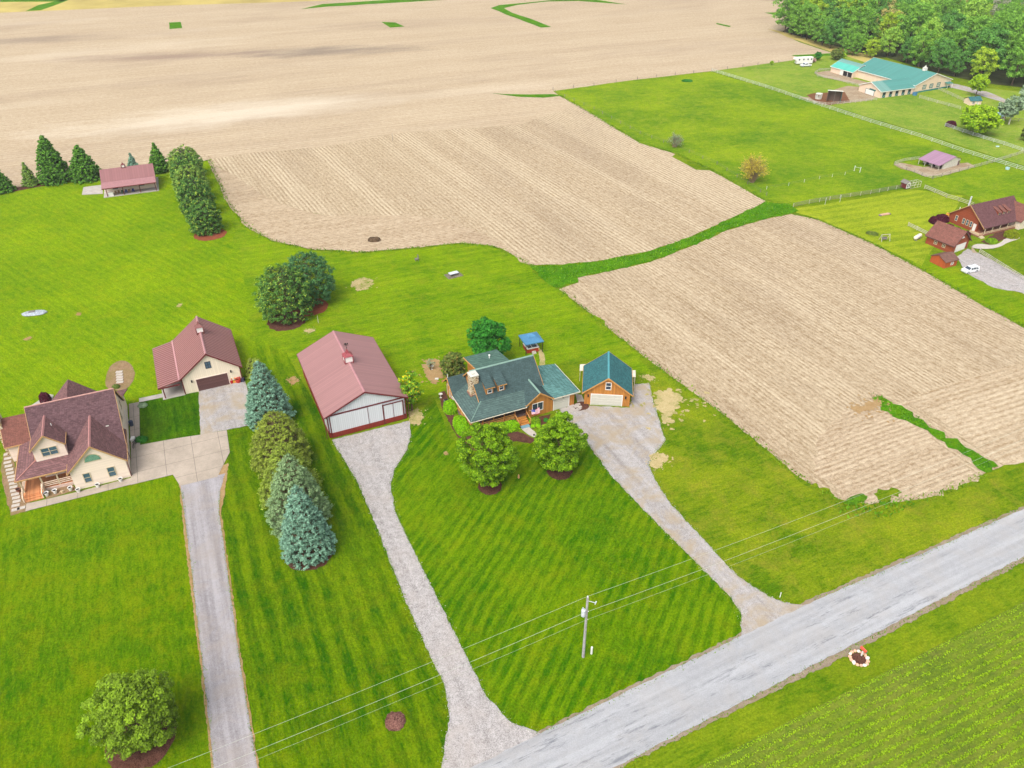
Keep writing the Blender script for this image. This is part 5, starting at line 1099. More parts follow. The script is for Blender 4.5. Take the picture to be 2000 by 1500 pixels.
# bicycle + cooler by the cream house
def bicycle(label, p, az):
    T = thing('bicycle', label, 'bicycle', p, az)
    for x in (-.52, .52):
        m = MB(); N = 18
        for i in range(N):
            a, b = 2*math.pi*i/N, 2*math.pi*(i+1)/N
            m.tube((x + .33*math.cos(a), 0, .34 + .33*math.sin(a)), (x + .33*math.cos(b), 0, .34 + .33*math.sin(b)), .03, n=5, cap=False)
        for i in range(6): a = math.pi*i/6; m.tube((x - .32*math.cos(a), 0, .34 - .32*math.sin(a)), (x + .32*math.cos(a), 0, .34 + .32*math.sin(a)), .006, n=3, cap=False)
        m.build('wheel', M_BLACK, T)
    MB().tube((-.52, 0, .34), (-.15, 0, .78), .02).tube((-.52, 0, .34), (-.1, 0, .32), .02).tube((-.1, 0, .32), (-.2, 0, .85), .022).tube((-.1, 0, .32), (.38, 0, .8), .022).tube((-.18, 0, .75), (.4, 0, .8), .022).tube((.52, 0, .34), (.36, 0, .95), .022).build('frame', M_DARK, T)
    MB().tube((.34, -.28, .98), (.34, .28, .98), .018).build('handlebar', M_GREY, T); MB().box(-.32, -.07, .86, -.06, .07, .92).build('saddle', M_BLACK, T)
def lh(x, y, z=0): 
    return Vector(LH) + Matrix.Rotation(R_(23.3), 3, 'Z') @ Vector((x, y, z))
bicycle('dark bicycle leaning by the right-hand wall of the cream house', lh(7.9, 7.2, .1), 23.3 + 70)
tag(MB().box(-.4, -.25, 0, .4, .25, .45).box(-.42, -.27, .45, .42, .27, .55).build('cooler_box', M_WHITE, None, lh(7.7, 8.6, .1), R_(100)), 'white cooler box behind the bicycle along the cream house wall', 'cooler')
tag(MB().lathe([(.28, 0), (.33, .8), (.3, .82)], n=12).build('waste_bin', plain('navy_bin', (54, 66, 90), .6), None, lh(7.6, 12.8, .1)), 'dark blue bin against the right-hand wall of the cream house', 'bin')
# flower pots
pot = MB().lathe([(.2, 0), (.3, .5), (.34, .55), (.28, .55), (.24, .42)], n=14)
soil = MB().lathe([(.01, .43), (.27, .44)], n=14)
pots = [((-3.75, .35), 'white flower pot beside the steps of the cream house'), ((-2.7, .46), 'large pale pot midway along the porch bed'), ((-.74, .25), 'white pot at the right end of the porch bed'), ((.3, -.62), 'white pot at the left corner of the front gable'),
        ((2.78, -.6), 'white pot below the left front window'), ((5.78, -.6), 'white pot near the right corner of the front gable'), ((-7.42, 2.82), 'rusty brown pot in the bed left of the porch steps')]
for i, ((x, y), lb) in enumerate(pots):
    T = thing('flower_pot', lb, 'pot', lh(x, y, .1), 0, 'pots round the cream house')
    pot.build('pot', M_WHITE if i < 6 else plain('rust_pot', (136, 88, 72), .8), T); soil.build('soil', M_DARK, T)
tag(MB().box(-.25, -.2, 0, .25, .2, .12).box(-.12, -.15, .12, .15, .15, .2).build('rock', M_STONE, None, lh(-1.9, .4, .05)), 'small pinkish rock in the porch bed', 'rock')
# stepping stones
stp = MB().box(-.62, -.35, 0, .62, .35, .07)
s0, s1 = W(16, 886), W(34, 940); n_ = 0
path_px = [(15, 888), (16, 896), (15, 904), (17, 911), (19, 918), (20, 925), (22, 932), (24, 938), (26, 945), (27, 952), (28, 959), (30, 966), (32, 973), (33, 980), (31, 988), (31, 996), (42, 993)]
for i, q in enumerate(path_px):
    o = stp.build('stepping_stone', M_PAVER, None, W(*q) + Vector((0, 0, .06)), R_(23)); o.scale = (.8, .8, 1)
    tag(o, 'grey-white stepping stone in the border along the left side of the cream house', 'paving stone', 'stepping stones left of the cream house')
for i, q in enumerate([(233, 727), (233.5, 732), (234, 737), (234, 742), (234.5, 747)]):
    tag(MB().box(-.55, -.3, 0, .55, .3, .07).build('stepping_stone', M_PAVER, None, W(*q) + Vector((0, 0, .06)), R_(8)), 'pale stepping stone across the oval garden bed', 'paving stone', 'stones across the oval bed')
for i, (q, lb) in enumerate([((1129, 790.5), 'pale slab, farther of two in the mulch between house and garage'), ((1132, 795.5), 'pale slab, nearer of two in the mulch between house and garage')]):
    tag(MB().box(-.35, -.2, 0, .35, .2, .07).build('stepping_stone', M_PAVER, None, W(*q) + Vector((0, 0, .085)), R_(20)), lb, 'paving stone')
tag(MB().box(-.7, -.35, 0, .7, .35, .05).build('door_mat', plain('blue_mat', (112, 150, 162), .9), None, W(1026, 834) + Vector((0, 0, .095)), R_(22)), 'blue-grey mat at the foot of the cedar house steps', 'mat')
# bird baths, lantern, small yard things
def birdbath(label, p, m=None):
    tag(MB().lathe([(.2, 0), (.2, .06), (.07, .12), (.06, .62), (.3, .74), (.34, .8), (.28, .78), (.02, .72)], n=14).build('bird_bath', m or M_OFFW, None, p), label, 'bird bath')
birdbath('white bird bath in the mulch at the left corner of the cedar house', W(861, 777))
birdbath('pale bird bath on the straw-coloured patch by the olive shrub', W(844, 722))
tag(MB().box(-.3, -.2, 0, .3, .2, .2).build('stepping_block', M_OFFW, None, W(853, 741)), 'pale block lying on the straw-coloured patch', 'block')
tag(MB().box(-.35, -.3, 0, .35, .3, .8).box(-.3, -.25, .8, .3, .25, .85, 1).build('air_conditioner', [M_GREY, M_DARK], None, W(872, 789), R_(24)), 'grey air conditioner by the left wall of the cedar house', 'air conditioner')
tag(MB().lathe([(.12, 0), (.16, .25), (.1, .4), (.13, .55), (.02, .75)], n=10).build('garden_ornament', plain('ornament', (212, 160, 110), .7), None, W(1013, 934)), 'small tan garden ornament on the lawn between the two round trees', 'ornament')
tag(MB().lathe([(.15, 0), (.12, .3), (.02, .35)], n=8).build('garden_light', M_DARK, None, W(1043, 851)), 'dark garden light at the end of the curved front walk', 'light')
T = thing('log_bench', 'low fire ring with a white cover on a square gravel pad in the back lawn', 'fire pit', W(886, 538), 30)
MB().box(-1.7, -1.2, .03, 1.7, 1.2, .09).build('stone_pad', plain('rough_pad', (150, 142, 128), .95, 0, var=.3, k=GK), T); MB().box(-1.0, -.5, .55, 1.0, .5, .68).build('table_top', M_STEEL, T)
for x in (-.8, .8): MB().box(x - .1, -.4, .09, x + .1, .4, .55).build('leg', M_DGREY, T)
T.name = 'stone_table'; T['label'] = 'low stone table with a white top on a square pad in the back lawn'; T['category'] = 'table'
T = thing('garden_chair', 'single dark grey chair standing near the field edge in the back lawn', 'chair', W(814, 509), -70)
MB().box(-.4, -.35, .4, .4, .35, .48).build('seat', M_DGREY, T); MB().box(-.4, .3, .48, .4, .38, 1.3).build('backrest', M_DGREY, T)
for x in (-.35, .35):
    for y in (-.3, .3): MB().box(x - .04, y - .04, 0, x + .04, y + .04, .4).build('leg', M_DGREY, T)
T = thing('covered_boat', 'small covered boat lying on the left lawn', 'boat', W(68, 613), 12)
bt = MB(); N = 9; sec = []
for i in range(N):
    t = i / (N - 1) * 2 - 1; w_ = 1.0 * math.sqrt(max(0, 1 - abs(t) ** 2.6)) + .03; h_ = .5 * (1 - .35 * t * t)
    sec.append([(t * 2.3, w_ * c, z * h_) for c, z in ((-1, .3), (-.75, .85), (0, 1.15), (.75, .85), (1, .3), (.5, 0), (-.5, 0))])
vs_ = [q for s in sec for q in s]; fs_ = [(i*7+j, i*7+(j+1) % 7, (i+1)*7+(j+1) % 7, (i+1)*7+j) for i in range(N-1) for j in range(7)] + [list(range(7)), list(range((N-1)*7, N*7))]
MB().add(vs_, fs_).build('hull', plain('boat_grey', (168, 176, 184), .7, var=.3, scale=3), T); MB().box(-.9, -.3, .45, .2, .3, .66).build('cover_panel', M_DGREY, T)
# lawn junk by the red house
T = thing('fire_pit', 'stone fire pit on the striped lawn', 'fire pit', W(1727, 420), 20); MB().box(-1.3, -.35, 0, 1.3, .35, .3).build('log_pile', plain('pink_logs', (204, 160, 140), .8), T); MB().box(-1.6, -.5, .0, -1.2, .2, .3).box(1.3, -.4, 0, 1.6, .3, .3).build('stone', M_DGREY, T)
T.name = 'log_pile'; T['label'] = 'short pile of pinkish logs on the striped lawn'; T['category'] = 'logs'
T = thing('swing_frame', 'small grey wooden swing frame near the stubble edge', 'swing', W(1727, 470), 10)
for x in (-1, 1):
    MB().tube((x, -.6, 0), (x, 0, 1.5), .06).tube((x, .6, 0), (x, 0, 1.5), .06).build('frame_leg', M_LGREY, T)
MB().tube((-1.1, 0, 1.5), (1.1, 0, 1.5), .06).build('crossbeam', M_LGREY, T); MB().box(-.6, -.2, .4, .6, .25, .47).box(-.6, .2, .47, .6, .27, .9).build('seat', M_DGREY, T)
tag(MB().box(-.4, -.2, 0, .4, .2, .3).build('trough', M_DGREY, None, W(1948, 287)), 'pale trough by the white fence', 'trough').data.materials[0] = plain('pale_blue', (196, 226, 236), .5)
tag(MB().lathe([(.5, 0), (.55, .6), (.48, .6), (.45, .1)], n=12).build('feed_tub', plain('pale_blue2', (180, 214, 224), .5), None, W(1967, 331)), 'pale blue tub against the far corner of the long white fence', 'tub')
T = thing('play_set', 'orange and white play table beside the burgundy shrubs at the red house', 'toy', W(1849, 426), 30)
MB().box(-.8, -.5, 0, .8, .5, .6).build('base', M_WHITE, T); MB().box(-.7, -.4, .6, .7, .4, .9).box(-.2, -.3, .9, .2, .3, 1.3).build('top', plain('orange', (240, 180, 60), .6), T)
# toys / pots outside the cream garage
for i, (q, c, lb) in enumerate([((453, 748), (200, 40, 40), 'red planter, first from the brown garage door'), ((457, 747), (236, 190, 60), 'yellow planter, second from the brown garage door'), ((461, 746.5), (240, 150, 80), 'orange planter, third from the brown garage door'), ((466, 747), (200, 60, 50), 'red planter, fourth from the brown garage door'), ((470, 745), (60, 56, 80), 'dark box at the right end of the planters by the brown garage door')]):
    m = MB().lathe([(.22, 0), (.3, .4), (.22, .4)], n=10) if i < 4 else MB().box(-.4, -.2, 0, .4, .2, .4)
    rn = random.Random(i)
    if i < 4:
        for _ in range(14): a = rn.random() * 6.3; r_ = rn.random() * .25; m.lathe([(.02, .42 + rn.random() * .2), (.07, .5 + rn.random() * .15), (.01, .62 + rn.random() * .1)], r_ * math.cos(a), r_ * math.sin(a), 5)
    tag(m.build('planter', plain('planter_%s' % ['red', 'yellow', 'orange', 'scarlet', 'dark'][i], c, .6), None, W(*q) + Vector((0, 0, .09))), lb, 'planter').scale = (1.7, 1.5, 1.5)
# mailbox with stone ring beside the road
c = W(1677, 1287); ring(1677, 1287, .75, M_MULCH, 'flower_bed', .07)
rn = random.Random(5)
sb = MB().lathe([(.1, 0), (.2, .06), (.19, .16), (.08, .24)], n=7)
for i in range(15):
    a = 2 * math.pi * i / 15
    o = sb.build('border_stone', plain('bstone', (226, 178, 150) if i % 3 else (240, 226, 216), .8), None, c + Vector((math.cos(a) * .95, math.sin(a) * .95, .05)), rn.random() * 6); o.scale = (rn.uniform(.9, 1.5), rn.uniform(.8, 1.1), rn.uniform(.8, 1.2))
    tag(o, 'pinkish stone in the ring round the mailbox bed', 'stone', 'stones round the mailbox bed')
T = thing('mailbox', 'red mailbox on a post above the stone ring at the road edge', 'mailbox', W(1682, 1281), 115)
MB().box(-.06, -.06, 0, .06, .06, 1.0).build('post', M_WHITE, T)
MB().prism_x([(-.14, 1.0), (.14, 1.0), (.14, 1.18), (.09, 1.28), (0, 1.32), (-.09, 1.28), (-.14, 1.18)], -.38, .38).build('box', plain('coral_red', (222, 92, 70), .5), T)
MB().box(-.34, -.34, .72, .2, -.14, .95).build('paper_box', plain('green_box', (40, 150, 110), .5), T)
tag(MB().tube((0, 0, 0), (0, 0, .9), .05).box(-.05, -.02, .6, .05, .02, .9).build('marker_post', M_WHITE, None, W(1523, 1167)), 'thin pale marker post at the corner of the right gravel drive', 'post')
tag(MB().tube((0, 0, 0), (0, 0, 1.6), .05).build('clothes_pole', M_OFFW, None, W(622, 631)), 'thin white pole beside the pair of pines', 'post')
tag(MB().tube((0, 0, 0), (0, 0, 2.4), .05).build('well_pipe', M_DGREY, None, W(767, 275)), 'thin dark pole standing in the stubble field', 'post')
# goal-post like gate frames along back lawn
for i, q in enumerate([(1611, 400), (1640, 395)]):
    T = thing('clothesline_post', ['pale T-shaped clothesline post, left of two by the mesh fence', 'pale T-shaped clothesline post, right of two by the mesh fence'][i], 'post', W(*q), 60)
    MB().tube((0, 0, 0), (0, 0, 1.7), .05).build('upright', M_FW, T); MB().tube((-.6, 0, 1.7), (.6, 0, 1.7), .045).build('crossarm', M_FW, T)
# ---------------------------------------------------------------- foliage
def leaf_mesh(name, c, nrm, size, mat, aspect=.7, rng=None, along=None, tri=False):
    rng = rng or np.random.default_rng(1); N = len(c)
    nrm = nrm + rng.normal(0, .55, (N, 3)); nrm /= np.linalg.norm(nrm, axis=1)[:, None] + 1e-9
    t = rng.normal(0, 1, (N, 3)) if along is None else along + rng.normal(0, .35, (N, 3))
    a = t - (t * nrm).sum(1)[:, None] * nrm; a /= np.linalg.norm(a, axis=1)[:, None] + 1e-9
    b = np.cross(nrm, a); s = (size * rng.uniform(.65, 1.35, N))[:, None]
    if tri:
        V = np.stack([c - b * s * aspect - a * s * .6, c + b * s * aspect - a * s * .6, c + a * s], 1); k = 3
    else:
        V = np.stack([c - a * s, c + b * s * aspect - nrm * s * .15, c + a * s, c - b * s * aspect - nrm * s * .15], 1); k = 4
    me = bpy.data.meshes.new(name); me.vertices.add(N * k); me.vertices.foreach_set('co', V.reshape(-1).astype(np.float32))
    me.loops.add(N * k); me.loops.foreach_set('vertex_index', np.arange(N * k, dtype=np.int32))
    me.polygons.add(N); me.polygons.foreach_set('loop_start', np.arange(0, N * k, k, dtype=np.int32)); me.polygons.foreach_set('loop_total', np.full(N, k, dtype=np.int32))
    me.materials.append(mat); me.update(calc_edges=True); return me
def crown_pts(R, z0, z1, n, per, rng, rc=(.2, .34), bottom=.35, lob=0.18, power=1.0):
    zc = z0 + (z1 - z0) * .47; up = z1 - zc; dn = zc - z0; P = []; Nn = []
    lo = rng.uniform(0, 6.28, 4)
    i = 0; ga = math.pi * (3 - math.sqrt(5))
    for i in range(n):
        u = 1 - 2 * (i + .5) / n; u = np.clip(u + rng.normal(0, .05), -.98, 1)
        th = i * ga + rng.normal(0, .25)
        rr = math.sqrt(max(0, 1 - abs(u) ** (2.0 * power)))
        k = 1 + lob * math.sin(2 * th + lo[0]) * .6 + lob * math.sin(3 * th + 4 * u + lo[1]) + rng.normal(0, .07)
        k *= rng.choice([1, 1, 1, .62])
        rad = R * rng.uniform(*rc) * (1.0 if u > -.4 else .8)
        cc = np.array([math.cos(th) * rr * (R - rad * .7) * k, math.sin(th) * rr * (R - rad * .7) * k, zc + u * ((up if u > 0 else dn) - rad * .6) * (k * .4 + .6)])
        d = rng.normal(0, 1, (per, 3)); d[:, 2] = np.abs(d[:, 2]) * 1.1 - .35; d /= np.linalg.norm(d, axis=1)[:, None]
        q = cc + d * rad * rng.uniform(.55, 1.08, (per, 1)) * np.array([1, 1, .8])
        P.append(q); Nn.append(d + np.array([0, 0, .45]))
    return np.concatenate(P), np.concatenate(Nn)
def trunk_mesh(h, r, R, zb, rng, mat, limbs=7):
    m = MB(); m.tube((0, 0, 0), (0, 0, h * .5), r, r * .62, n=8).tube((0, 0, h * .5), (0.1, 0, h * .86), r * .62, r * .18, n=6)
    for i in range(limbs):
        a = i * 2.4 + rng.uniform(0, .5); z = zb + (h * .55 - zb) * i / limbs
        p = Vector((0, 0, max(z, .25 * zb))); q = p + Vector((math.cos(a) * R * .45, math.sin(a) * R * .45, h * .18)); q2 = q + Vector((math.cos(a) * R * .3, math.sin(a) * R * .3, h * .14))
        m.tube(p, q, r * .42, r * .22, n=5).tube(q, q2, r * .22, r * .06, n=5)
    return m
def broadleaf(label, base, h, R, mat, seed=1, z0=None, n=90, per=95, leaf=.2, name='broadleaf_tree', cat='tree', bark=None, group=None, rc=(.2, .34), lob=.18, power=1.0, tr=None):
    rng = np.random.default_rng(seed); z0 = h * .12 if z0 is None else z0; R = R * .86
    T = thing(name, label, cat, base, 0, group)
    c, nn = crown_pts(R, z0, h, n, per, rng, rc=rc, lob=lob, power=power)
    link('crown', leaf_mesh('crown', c, nn, leaf, mat, rng=rng), T)
    trunk_mesh(h * .92, tr or max(.12, h * .022), R, z0, rng, bark or M_BARK).build('trunk', bark or M_BARK, T)
    return T
M_NEEDLEIN = None
def conifer(label, base, h, R, mat, seed=1, leaf=.15, dens=1.0, name='spruce_tree', cat='tree', profile='cone', z0=.25, group=None, droop=.25, tri=True, puff=1.0, per=30, inner=None, rag=.18):
    rng = np.random.default_rng(seed); P = []; Nn = []; Al = []; Pi = []
    T = thing(name, label, cat, base, 0, group); pr = .30 * puff * (.8 + .2 * min(2, R / 3)); step = pr * 1.15 / math.sqrt(dens); z = z0; lv = 0; br = MB()
    while z < h - .1:
        t = (z - z0) / (h - z0)
        if profile == 'cone': rr = R * (1 - t) ** .68 * (1.0 if t > .1 else .76 + 2.4 * t)
        elif profile == 'spire': rr = R * (1 - t) ** .95 * (1.0 if t > .1 else .72 + 2.8 * t)
        elif profile == 'round': rr = R * math.sqrt(max(.01, 1 - (abs(t - .33) / .70) ** 2.2))
        elif profile == 'dome': rr = R * (1 - t ** 2.0) ** .62 * (1.0 if t > .12 else .75 + 2 * t)
        nb = max(3, int(2 * math.pi * rr / (pr * 2.1) * dens))
        for i in range(nb):
            th = 2 * math.pi * (i + lv * .382) / nb + rng.normal(0, 1.1 / nb); L = max(.05, rr - pr * .5) * rng.uniform(.92 - rag, 1.0 + rag * .6)
            if rng.random() < .10: L *= .72
            dirv = np.array([math.cos(th), math.sin(th), 0.0]); zt = z - L * droop * rng.uniform(.3, .7) + rng.normal(0, pr * .5)
            if i % 3 == 0 and rr > .8: br.tube((0, 0, z), tuple(dirv * L * .9 + np.array([0, 0, zt])), .035, .012, n=3, cap=False)
            k = per; d = rng.normal(0, 1, (k, 3)); d /= np.linalg.norm(d, axis=1)[:, None]; d = d + dirv * .35 + np.array([0, 0, .35])
            s_ = pr * rng.uniform(.75, 1.2)
            q = dirv * L + np.array([0, 0, zt]) + d * s_ * rng.uniform(.35, 1.05, (k, 1)) * np.array([1.05, 1.05, .75])
            P.append(q); Nn.append(d + np.array([0, 0, .5])); Al.append(d + dirv * .4 + rng.normal(0, .3, (k, 3)))
            k2 = 7; sI = rng.uniform(.45, .9, k2); Pi.append(dirv[None, :] * (L * sI)[:, None] + np.stack([rng.normal(0, pr * .7, k2), rng.normal(0, pr * .7, k2), z + (zt - z) * sI + rng.normal(0, .12, k2)], 1))
        z += step * rng.uniform(.85, 1.15); lv += 1
    k = 30; P.append(np.stack([rng.normal(0, .08, k), rng.normal(0, .08, k), h - rng.uniform(0, .5, k)], 1)); Nn.append(rng.normal(0, 1, (k, 3))); Al.append(np.tile([0, 0, 1.0], (k, 1)))
    link('crown', leaf_mesh('crown', np.concatenate(P), np.concatenate(Nn), leaf, mat, aspect=.5, rng=rng, along=np.concatenate(Al), tri=tri), T)
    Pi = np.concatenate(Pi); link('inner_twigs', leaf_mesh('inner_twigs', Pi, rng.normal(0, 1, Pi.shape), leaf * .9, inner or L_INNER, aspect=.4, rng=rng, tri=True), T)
    br.tube((0, 0, 0), (0, 0, h * .93), max(.1, h * .02), .03, n=8); br.build('trunk', M_BARK, T)
    return T
def tree_at(px, pyb, pyt, hw):     # base point of trunk, height, radius
    p = W(px, pyb); return p, height(p, pyt), hw * mpp(p) * .97
def con(label, px, pyb, pyt, hw, mat, **k):
    p, h, r = tree_at(px, pyb, pyt, hw); return conifer(label, p, h, r, mat, **k)
def brd(label, px, pyb, pyt, hw, mat, **k):
    p, h, r = tree_at(px, pyb, pyt, hw); return broadleaf(label, p, h, r, mat, **k)
SG = 'spruces in the row between the two left drives'
con('silvery blue spruce at the near end of the evergreen row', 604, 1078, 952, 56, L_SPB, seed=1, dens=1.1, profile='cone', per=36, group=SG); ring(604, 1080, 3.1, M_MULCH, seed=9)
con('sage green spruce, second from the near end of the evergreen row', 587, 1018, 888, 67, L_SPS, seed=2, dens=1.15, group=SG)
con('yellow-green spruce, third from the near end of the evergreen row', 571, 968, 866, 66, L_SPY, seed=3, dens=1.15, group=SG)
con('broad olive spruce, fourth from the near end of the evergreen row', 553, 908, 806, 57, L_SPO, seed=4, dens=1.15, profile='dome', group=SG)
con('tall blue spruce beside the cream garage parking pad', 529, 822, 706, 49, L_SPB, seed=5, dens=1.2, group=SG)
con('small yellow-tipped conifer just behind the tall blue spruce', 509, 748, 700, 20, L_SPY, seed=6, dens=1.2, group=SG)
con('small olive conifer at the far end of the evergreen row', 495, 736, 702, 14, L_SPO, seed=7, dens=1.2, group=SG)
PG = 'pair of pines in the back lawn'
con('blue-green pine, nearer of the pair in the back lawn', 562, 618, 527, 52, L_PINE, seed=8, profile='round', leaf=.2, droop=-.12, puff=1.5, name='pine_tree', inner=L_INNERG, group=PG, per=32, z0=.8)
con('dark green pine, farther of the pair in the back lawn', 607, 588, 500, 50, L_PINEB, seed=9, profile='round', leaf=.2, droop=-.12, puff=1.5, name='pine_tree', inner=L_INNERG, group=PG, per=32, z0=.8)
ring(603, 600, 3.7, M_REDMUL, seed=11); ring(560, 628, 3.6, M_MULCH, seed=12, z=.068)
RGp = 'pines in the row at the edge of the back lawn'
con('rounded pine in a red mulch ring, nearest in the back-lawn pine row', 405, 452, 391, 31, L_PINE, seed=10, profile='round', leaf=.24, droop=-.1, puff=1.5, name='pine_tree', inner=L_INNERG, group=RGp); ring(411, 458, 3.6, M_REDMUL, seed=13)
for i, (x, yb, yt, hw, lb) in enumerate([(391, 420, 350, 32, 'light green pine, second from the red mulch ring in the back-lawn pine row'), (381, 393, 325, 32, 'yellow-tinged pine, third from the red mulch ring in the back-lawn pine row'), (374, 368, 305, 31, 'pine, fourth from the red mulch ring in the back-lawn pine row'), (368, 345, 291, 31, 'farthest pine of the back-lawn pine row, against the stubble')]):
    con(lb, x, yb, yt, hw, [L_PINE, L_PINEL, L_PINE, L_PINEL][i], seed=11 + i, profile='round', leaf=.26, droop=-.1, puff=1.5, name='pine_tree', inner=L_INNERG, group=RGp)
CG = 'conifers along the back edge of the left lawn'
con('tallest dark spire conifer at the back edge of the left lawn', 111, 354, 264, 32, L_DCON, seed=20, rag=.36, puff=.85, profile='cone', leaf=.26, group=CG, name='conifer_tree', inner=L_INNERG)
con('second dark conifer, between the tall spire and the pavilion', 170, 350, 284, 30, L_DCON, seed=21, rag=.36, puff=.85, profile='cone', leaf=.26, group=CG, name='conifer_tree', inner=L_INNERG)
con('small pale spruce left of the tall spire conifer', 61, 362, 317, 16, L_PINEL, seed=22, rag=.36, puff=.85, profile='spire', leaf=.2, group=CG, name='conifer_tree', inner=L_INNERG)
con('dark conifer cut by the left edge of the picture', 6, 374, 318, 24, L_DCON, seed=23, rag=.36, puff=.85, profile='spire', leaf=.24, group=CG, name='conifer_tree', inner=L_INNERG)
con('small bluish conifer showing behind the pavilion roof', 264, 338, 300, 14, L_SPB, seed=24, rag=.36, puff=.85, profile='spire', leaf=.2, group=CG, name='conifer_tree', inner=L_INNERG)
con('bright green twin-topped conifer right of the pavilion', 314, 336, 279, 21, L_DCON, seed=25, rag=.36, puff=.85, profile='spire', leaf=.24, group=CG, name='conifer_tree', inner=L_INNERG, droop=-.2)
# broadleaf trees
brd('round bright green tree on the left of the cedar house steps', 955, 944, 832, 60, L_MAPLE, seed=30, z0=.7, n=260, per=130, leaf=.115, rc=(.10, .19), group='two round trees in front of the cedar house', name='maple_tree'); ring(957, 951, 1.7, M_MULCH, seed=14)
brd('round green tree on the right of the cedar house steps, by the gravel', 1092, 914, 822, 58, L_MAPLE, seed=31, z0=.7, n=260, per=130, leaf=.115, rc=(.10, .19), group='two round trees in front of the cedar house', name='maple_tree'); ring(1093, 921, 1.85, M_MULCH, seed=15)
brd('low spreading mottled tree in a mulch circle, bottom left', 286, 1446, 1334, 92, L_BL, seed=32, z0=.2, n=300, per=110, leaf=.115, rc=(.09, .17), lob=.12, power=.62); ring(276, 1446, 3.4, M_MULCH, seed=16)
brd('deep green tree behind the cedar house roof', 955, 706, 626, 44, L_DARKG, seed=33, n=110, per=90, leaf=.2, rc=(.18, .3))
brd('olive shrubby tree against the back left corner of the cedar house', 888, 738, 690, 29, L_OLIVE, seed=34, n=70, per=80, leaf=.17, z0=.3)
brd('small young tree with yellow tips beside the pole barn', 805, 802, 727, 24, L_YTIP, seed=35, n=55, per=55, leaf=.17, z0=1.6)
brd('thin bare-stemmed sapling on the straw-coloured patch', 841, 723, 702, 10, L_GREY, seed=36, n=18, per=14, leaf=.1, z0=.8)
brd('big round lime-green tree by the white paddock fence', 1905, 262, 206, 40, L_YG, seed=37, n=120, per=80, leaf=.32, rc=(.18, .3), z0=1)
brd('pointed yellow-green tree beside the farm track', 1905, 189, 146, 18, L_YG, seed=38, n=60, per=60, leaf=.3, z0=2)
brd('left grey-green tree with a white trunk, in front of the red shed', 1957, 243, 196, 20, L_GREY, seed=39, n=45, per=45, leaf=.3, z0=2.5, bark=M_BIRCH, name='birch_tree', tr=.22)
brd('right grey-green tree with a white trunk, in front of the red shed', 1970, 243, 188, 22, L_GREY, seed=40, n=50, per=45, leaf=.3, z0=2.5, bark=M_BIRCH, name='birch_tree', tr=.22)
brd('hazy grey tree at the right edge above the white-trunked pair', 1998, 215, 160, 18, L_GREY, seed=41, n=40, per=40, leaf=.35, z0=2, bark=M_BIRCH)
brd('small green tree at the right edge of the far lawn', 2000, 275, 246, 12, L_OLIVE, seed=42, n=30, per=40, leaf=.3)
brd('small dark green tree right of the long white trailer', 1597, 118, 101, 8, L_DARKG, seed=43, n=30, per=30, leaf=.3)
brd('rounded green bush tree between the trailer and the rear stable wing', 1632, 117, 95, 13, L_OLIVE, seed=44, n=40, per=40, leaf=.35)
brd('yellow-green bush beside the rear stable wing', 1644, 116, 101, 8, L_YG, seed=45, n=30, per=30, leaf=.3)
brd('tiny sapling on the fence line near the top of the paddock', 1507, 126, 118, 4, L_YG, seed=46, n=14, per=16, leaf=.25)
brd('pinkish bare bush right of the long white trailer', 1588, 122, 113, 6, plain('pink_twig', (186, 150, 140), .9), seed=47, n=24, per=24, leaf=.25)
# twiggy shrubs
def twiggy(label, px, pyb, pyt, hw, seed, budmat, buds, twigs=130):
    p, h, r = tree_at(px, pyb, pyt, hw); rng = np.random.default_rng(seed); T = thing('bare_shrub', label, 'shrub', p); m = MB(); Q = []
    for i in range(twigs):
        a = rng.uniform(0, 6.28); e = rng.uniform(.05, 1) ** .6; b0 = Vector((rng.normal(0, .25), rng.normal(0, .25), 0))
        tip = Vector((math.cos(a) * r * e, math.sin(a) * r * e, h * math.sqrt(max(.08, 1 - (e * .93) ** 2)) * rng.uniform(.75, 1))); mid = b0.lerp(tip, .5) + Vector((0, 0, h * .05)) - Vector((math.cos(a), math.sin(a), 0)) * r * .1
        m.tube(b0, mid, .06, .035, n=3, cap=False).tube(mid, tip, .035, .012, n=3, cap=False)
        for k in range(4):
            s = mid.lerp(tip, rng.uniform(0, .9)); t2 = s + (tip - mid) * .35 + Vector(rng.normal(0, .35, 3)); m.tube(s, t2, .018, .008, n=3, cap=False)
            for _ in range(buds): Q.append(tuple(s.lerp(t2, rng.uniform(.2, 1.05)) + Vector(rng.normal(0, .12, 3))))
    m.build('twigs', M_TWIG, T); Q = np.array(Q); link('buds', leaf_mesh('buds', Q, rng.normal(0, 1, Q.shape), .11, budmat, rng=rng), T)
twiggy('rounded twiggy willow shrub with yellowish tips at the pasture edge', 1469, 356, 301, 31, 50, L_BUD, 7, 170)
twiggy('small grey twiggy shrub at the pasture edge, upper of two', 1317, 287, 260, 16, 51, L_GREY, 4, 80)
